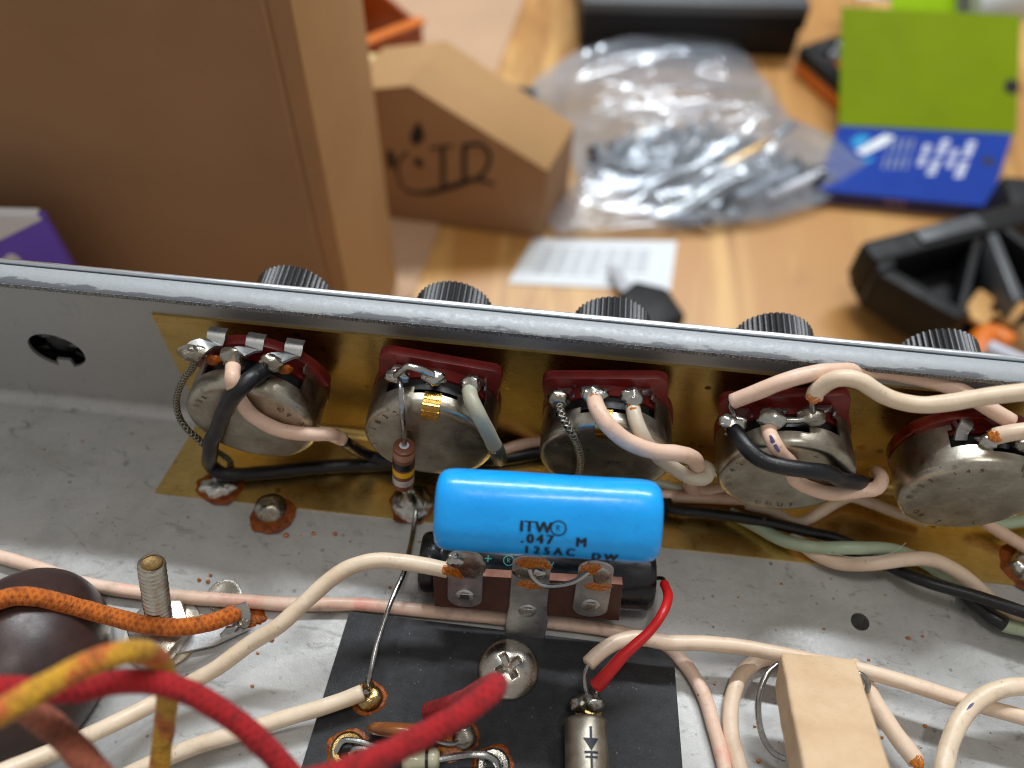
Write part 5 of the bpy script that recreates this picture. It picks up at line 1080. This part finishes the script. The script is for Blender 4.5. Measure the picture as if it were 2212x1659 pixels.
obj('paper_roll', clean(lathe([(9, 0), (18, 0), (18, 40), (9, 40), (9, 0)], rl-V((0, -26, 14)), (.9, .35, .1), 40)), 'paper', None, 40, 'roll of white paper tape at the top right corner', 'roll')
pw = V((260.54,417.57,-120))
obj('paper_slip', prism([pw+V((-30, 0, 0)), pw+V((16, 0, 0)), pw+V((22, 40, 16)), pw+V((-28, 40, 16))], (0, 0, .5)), 'paper', None, 0, 'white paper slip sticking up left of the lime card', 'paper')
# white note card and black key
nc = ((41.84,184.21,-149.3),(120.7,189.15,-149.3),(124.15,223.69,-149.3),(51.38,216.15,-149.3))
no = thing('note_card', 'white printed note card lying on the bench behind the knobs', 'card', nc[0])
obj('card_sheet', poly_on(nc, TZ+.2, .5), 'paper', no, 0)
A_, B_, C_, D_ = [V((p[0], p[1], TZ+.72)) for p in nc]
for k in range(6):
    y0 = .22+k*.1
    a, b = D_.lerp(A_, y0), C_.lerp(B_, y0)
    for j in range(7):
        if k == 5 and j > 3: continue
        s0, s1 = .12+j*.105, .12+j*.105+.08
        w = (A_-D_)*.035
        obj('printed_text', prism([a.lerp(b, s0), a.lerp(b, s1), a.lerp(b, s1)+w, a.lerp(b, s0)+w], (0, 0, .05)), 'greyprint', no, 0)
ky = thing('car_key', 'black key fob with steel blade resting on the note card', 'key', (117.81,183.04,-143))
obj('fob', bevel(prism([V((p[0], p[1], TZ+1)) for p in ((95.53,176.63,-143),(102.34,185.84,-143),(117.81,183.04,-143),(126.77,166.21,-143),(109.34,152.9,-143),(97.47,162.49,-143))], (0, 0, 9)), 2.2, 3), 'caseblack', ky, 50)
a, b = V((97.44,184.96,-146)), V((91.71,195.87,-146)); w = (b-a).normalized().cross(V((0, 0, 1)))
obj('blade', bevel(prism([a-w*3.2-(b-a)*.3, a+w*3.2-(b-a)*.3, b+w*3.0, b+(b-a).normalized()*3, b-w*2.4], (0, 0, 2.2)), .4, 1), 'steel', ky)
# purple carton at the left
PU, PD, PN = V((-82.44,70,-16.24)), V((0.995037,0.099504,0.000000)), V((0.099504,-0.995037,0.000000))
pc = thing('purple_carton', 'purple and white printed carton at the left edge behind the chassis', 'carton', V((PU.x-20, PU.y, TZ)))
obj('carton_body', hexa([V((p.x, p.y, z)) for z in (TZ+.2, PU.z) for p in (PU-PD*70, PU, PU-PN*3, PU-PN*3-PD*70)], .6, 2), 'purple', pc)
pp_ = lambda a: PU+PD*a[0]+V((0, 0, a[1]))+PN*.06
obj('printed_panel', prism([pp_(a) for a in ((-19.86,0.11), (-27.1,-14.77), (-16.33,-9.27), (-0.57,-0.73), (-0.63,0.69))], PN*.15), 'whitecarton', pc, 0)
obj('printed_panel', prism([pp_(a) for a in ((-20.59,-18.52), (-16.14,-14.83), (-14.46,-15.37), (-13.02,-20.3), (-23.93,-25.77))], PN*.15), 'whitecarton', pc, 0)
obj('lid', hexa([V((p.x, p.y, z)) for z in (PU.z+.1, PU.z+.9) for p in (PU-PD*70, PU-PD*1.5, PU-PN*3-PD*1.5, PU-PN*3-PD*70)], .3, 1), 'whitecarton', pc)
# black open tool case at the right
tc_ = ((199.53,195.86,-112),(248.19,219.18,-112),(279.26,216.48,-112),(234.94,155.4,-112),(205.45,177.68,-112))
P0, P1, P2, P3, P4 = [V(p) for p in tc_]
tk = thing('tool_case', 'open black plastic tool case with ribbed tray at the right edge', 'tool case', V((P4.x+40, P4.y+30, TZ)))
E1 = (P1-P0); e1 = E1.normalized(); e2 = V((e1.y, -e1.x, 0))
if e2.y > 0: e2 = -e2
D1 = (P3-P0).dot(e2); 
def tb(x0, x1, y0, y1, z0, z1, w=3., sk=.0):
    return hexa([P0+e1*(x+sk*y)+e2*y+V((0, 0, z-P0.z)) for z in (z0, z1) for x, y in ((x0, y0), (x1, y0), (x1, y1), (x0, y1))], w, 2)
LX = E1.length*1.7; SK = (P3-P0).dot(e1)/D1 if D1 else 0
SK = max(-.6, min(.9, SK*.75))
obj('rear_wall', tb(0, LX, 0, 14, -134, -112), 'caseblack', tk)
obj('latch_recess', tb(26, 60, 3, 11, -111.9, -110.4, .6), 'greyplas', tk)
obj('floor_panel', prism([p+V((0, 0, -26)) for p in (P0+e2*2+e1*3, P0+E1*1.7+e2*2, P3+e1*60-e2*1, P3-e2*1, P4-e2*1+e1*2)], (0, 0, 3.5), .5), 'caseblack', tk)
obj('side_wall', hexa([P0+V((0, 0, z)) +a for z in (-22, 0) for a in (e2*14.2, e1*9+e2*14.2, (P4-P0)+e1*9, (P4-P0))], 1.2, 2), 'caseblack', tk)
obj('front_wall', hexa([p+V((0, 0, z)) for z in (-24, -1) for p in (P4+e2*.5, P3+e2*.5, P3+e1*8, P4+e1*8)], 1.2, 2), 'caseblack', tk)
for k, (x, y0) in enumerate(((1.25, .35), (1.42, .40), (1.60, .45))):
    a = P0+e1*(E1.length*x*.78)+e2*14.3; b = P3.lerp(P3+e1*60, k/2)
    obj('tray_rib', hexa([p+V((0, 0, z)) for z in (-18, -2+k*1.) for p in (a, b, b+e1*5, a+e1*5)], .8, 2), 'caseblack' if k != 1 else 'greyplas', tk)
for k, (ax_, ay_, bx_, by_) in enumerate(((249.5,166.78,261.32,182.28),(261.76,169.58,272.27,182.38))):
    a, b = V((ax_, ay_, -128)), V((bx_, by_, -128)); w = (b-a).normalized().cross(V((0, 0, 1)))*6
    obj('wood_slip', bevel(prism([a-w, a+w, b+w, b-w], (0, 0, 3)), .5, 1), 'wood', None, 40, ('tan slip lying in the tool case tray, left of the pair', 'tan slip lying in the tool case tray, right of the pair')[k], 'slip', 'tan slips in the tool case')
a = V((286.98,239.61,-125))
obj('black_clip', bevel(box(a-V((10, 16, 24)), a+V((30, 16, 10))), 3, 3), 'caseblack', None, 50, 'small black plastic clip at the right edge above the tool case', 'clip')
# orange clamp with white cable
cl = thing('orange_clamp', 'bright orange plastic clamp beside the rightmost knob', 'clamp', (250.42,148.08,-120))
obj('jaw', tube(((243.27,133.52,-120),(244.82,142.75,-120),(246.68,149.37,-120),(251.62,153.53,-120),(255.23,151.62,-120),(258.21,149.06,-120)), 5.2, 20, 1.5), 'orange', cl, 60)
obj('white_cable', tube(((243.91,139.73,-112),(247.38,137.91,-112),(252.32,135.19,-112),(259.13,131.64,-112)), 3.0, 16, 1.5), 'cable', None, 60, 'white cable end beside the orange clamp', 'cable')
# ------------------------------------------------------------------ clear bag of hardware
bo = [V(p) for p in ((78.41,389.65,-146),(118.75,399.62,-146),(160.79,401.65,-146),(176.76,361.09,-146),(190.53,323.98,-146),(214.06,305.74,-146),(233.94,288,-146),(217.24,270.71,-146),(195.99,254.84,-146),(170.89,240.99,-146),(142.05,232.39,-146),(104.32,224.71,-146),(63.54,217.67,-146),(55.12,225.68,-146),(64.07,243.65,-146),(70.41,259.1,-146),(65.75,281.44,-146),(53,307.4,-146),(36.24,322.27,-146),(41.72,345.59,-146),(58.01,370.27,-146))]
bctr = V((119.6,298.4,-146))
bag = thing('plastic_bag', 'crumpled clear plastic bag full of small dark and silver hardware', 'plastic bag', V((bctr.x, bctr.y, TZ)))
def resample(n):
    out = []; L = [0]
    for i in range(len(bo)): L.append(L[-1]+(bo[(i+1) % len(bo)]-bo[i]).length)
    for k in range(n):
        t = L[-1]*k/n; i = max(j for j in range(len(bo)) if L[j] <= t); out.append(bo[i].lerp(bo[(i+1) % len(bo)], (t-L[i])/(L[i+1]-L[i])))
    return out
edge = resample(150)
def film(z0, hmax, seed, amp):
    v = []; f = []; K = 44
    for k in range(K+1):
        t = k/K
        for p in edge:
            x = bctr.lerp(p, t); b_ = hmax*(1-t**2.2)*(.75+.5*noise.noise(V((x.x*.012, x.y*.012, seed))))
            q_ = V((x.x, x.y, seed*9.))
            r1 = 1-abs(noise.noise(V((q_.x*.012+q_.y*.007, q_.y*.028-q_.x*.014, seed)))*2)
            r2 = 1-abs(noise.noise(V((q_.x*.024+q_.y*.02, q_.y*.06-q_.x*.03, seed+5)))*2)
            r3 = noise.noise(V((q_.x*.1, q_.y*.1, seed+9)))
            w = min(1, 1.3*(1-t)+.35) if t < .97 else .25
            z = z0+b_+w*amp*(r1**3*8+r2**5*2.2+r3*.4)
            v.append(V((x.x, x.y, max(TZ+.6, z))))
    n = len(edge)
    for k in range(K):
        for j in range(n): f.append((k*n+j, k*n+(j+1) % n, (k+1)*n+(j+1) % n, (k+1)*n+j))
    return clean((v, f))
obj('film_top', film(TZ+6, 24, 2.3, 1.), 'film', bag, 60)
obj('film_fold', film(TZ+4, 16, 7.7, .9), 'film', bag, 60)
random.seed(11)
hw = MB()
hc = [V(p) for p in ((73.18,274.94,-140),(138.16,307.87,-140),(201.11,275.24,-140),(131.43,232.73,-140))]
def inside(u, w): return (hc[0].lerp(hc[1], u)).lerp(hc[3].lerp(hc[2], u), w)
hs = MB()
for k in range(420):
    p = inside(random.random(), random.random()); p.z = TZ+3+random.random()*9
    ax = V((random.uniform(-1, 1), random.uniform(-1, 1), random.uniform(-.25, .25)))
    L_ = random.uniform(6, 13); r_ = random.uniform(.9, 1.6)
    (hw if random.random() < .94 else hs).add(lathe([(0, 0), (r_*2, .1), (r_*2, 1.6), (r_, 1.8), (r_, L_), (0, L_+.5)], p, ax, 8))
obj('dark_screws', hw, 'caseblack', None, 40, 'mass of small black screws inside the clear bag', 'screws', kind='stuff')
obj('silver_screws', hs, 'steel', None, 40, 'mass of small bright screws inside the clear bag', 'screws', kind='stuff')
RG = 'long pins inside the clear bag'
for k, (a, b, r_, m_, lb) in enumerate((
    ((145.84,264.63,-134), (173.94,290.78,-133), 3.0, 'gold', 'golden rod lying among the hardware in the clear bag'),
    ((131.79,269.05,-138), (155.15,297.43,-138), 3.0, 'steel', 'silver rod left of the golden rod in the clear bag'),
    ((152.62,246.48,-138), (185.62,272.62,-138), 3.4, 'greyprint', 'pale grey plastic strip below the golden rod in the clear bag'),
    ((169.78,251.66,-139), (200.78,275.12,-139), 2.6, 'whiteprint', 'shorter pale grey strip toward the bag tip'),
    ((174.86,298.14,-138), (189.79,315.36,-139), 2.4, 'steel', 'silver pin continuing from the golden rod toward the blue carton'))):
    obj('hardware_rod', lathe([(0, 0), (r_*.8, .2), (r_, 1), (r_, (V(b)-V(a)).length-1), (0, (V(b)-V(a)).length)], V(a), V(b)-V(a), 20), m_, None, 40, lb, 'rod', RG)
# fine hairs and crumbs
obj('fibre_hair', tube(((122.36,-20.64,6.6),(126.78,-21.51,7.6),(131.64,-21.2,8.4),(134.82,-19.6,8.6),(136.75,-17.9,9)), .035, 5, .6), 'paper', None, 60, 'single pale hair lying across the green wire', 'hair')
CR = ((138.08,-33.27,0,0.42),(140.88,-32.61,0,0.3),(138.4,-49.09,0,0.4),(108.48,-58.21,0,0.45),(130.46,-51.93,0,0.3),(39.61,-34.56,0,0.35),(3.06,-37.26,0,0.4),(4.83,-37.38,0,0.45),(4.9,-36.12,0,0.35),(19.91,-47.04,0,0.5),(18.11,-49.74,0,0.3),(18.76,-55.61,0,0.35),(17.11,-26.26,0,0.6),(22.38,-25.22,0,0.45),(26.67,-24.79,0,0.5))
g = MB()
for k, (x, y, z, r_) in enumerate(CR): g.add(blob((x, y, r_*.4), (r_, r_*.8, r_*.7), k, .35, .8, 2))
for k in range(70):
    r_ = random.choice((.12, .16, .2, .28)); g.add(blob((random.uniform(-60, 160), random.uniform(-80, -22), r_*.4), (r_*1.3, r_*.8, r_*.7), k, .4, .8, 1))
obj('rosin_crumbs', g, 'fluxgold', None, 60, 'tiny amber rosin crumbs scattered on the chassis floor', 'crumbs', kind='stuff')
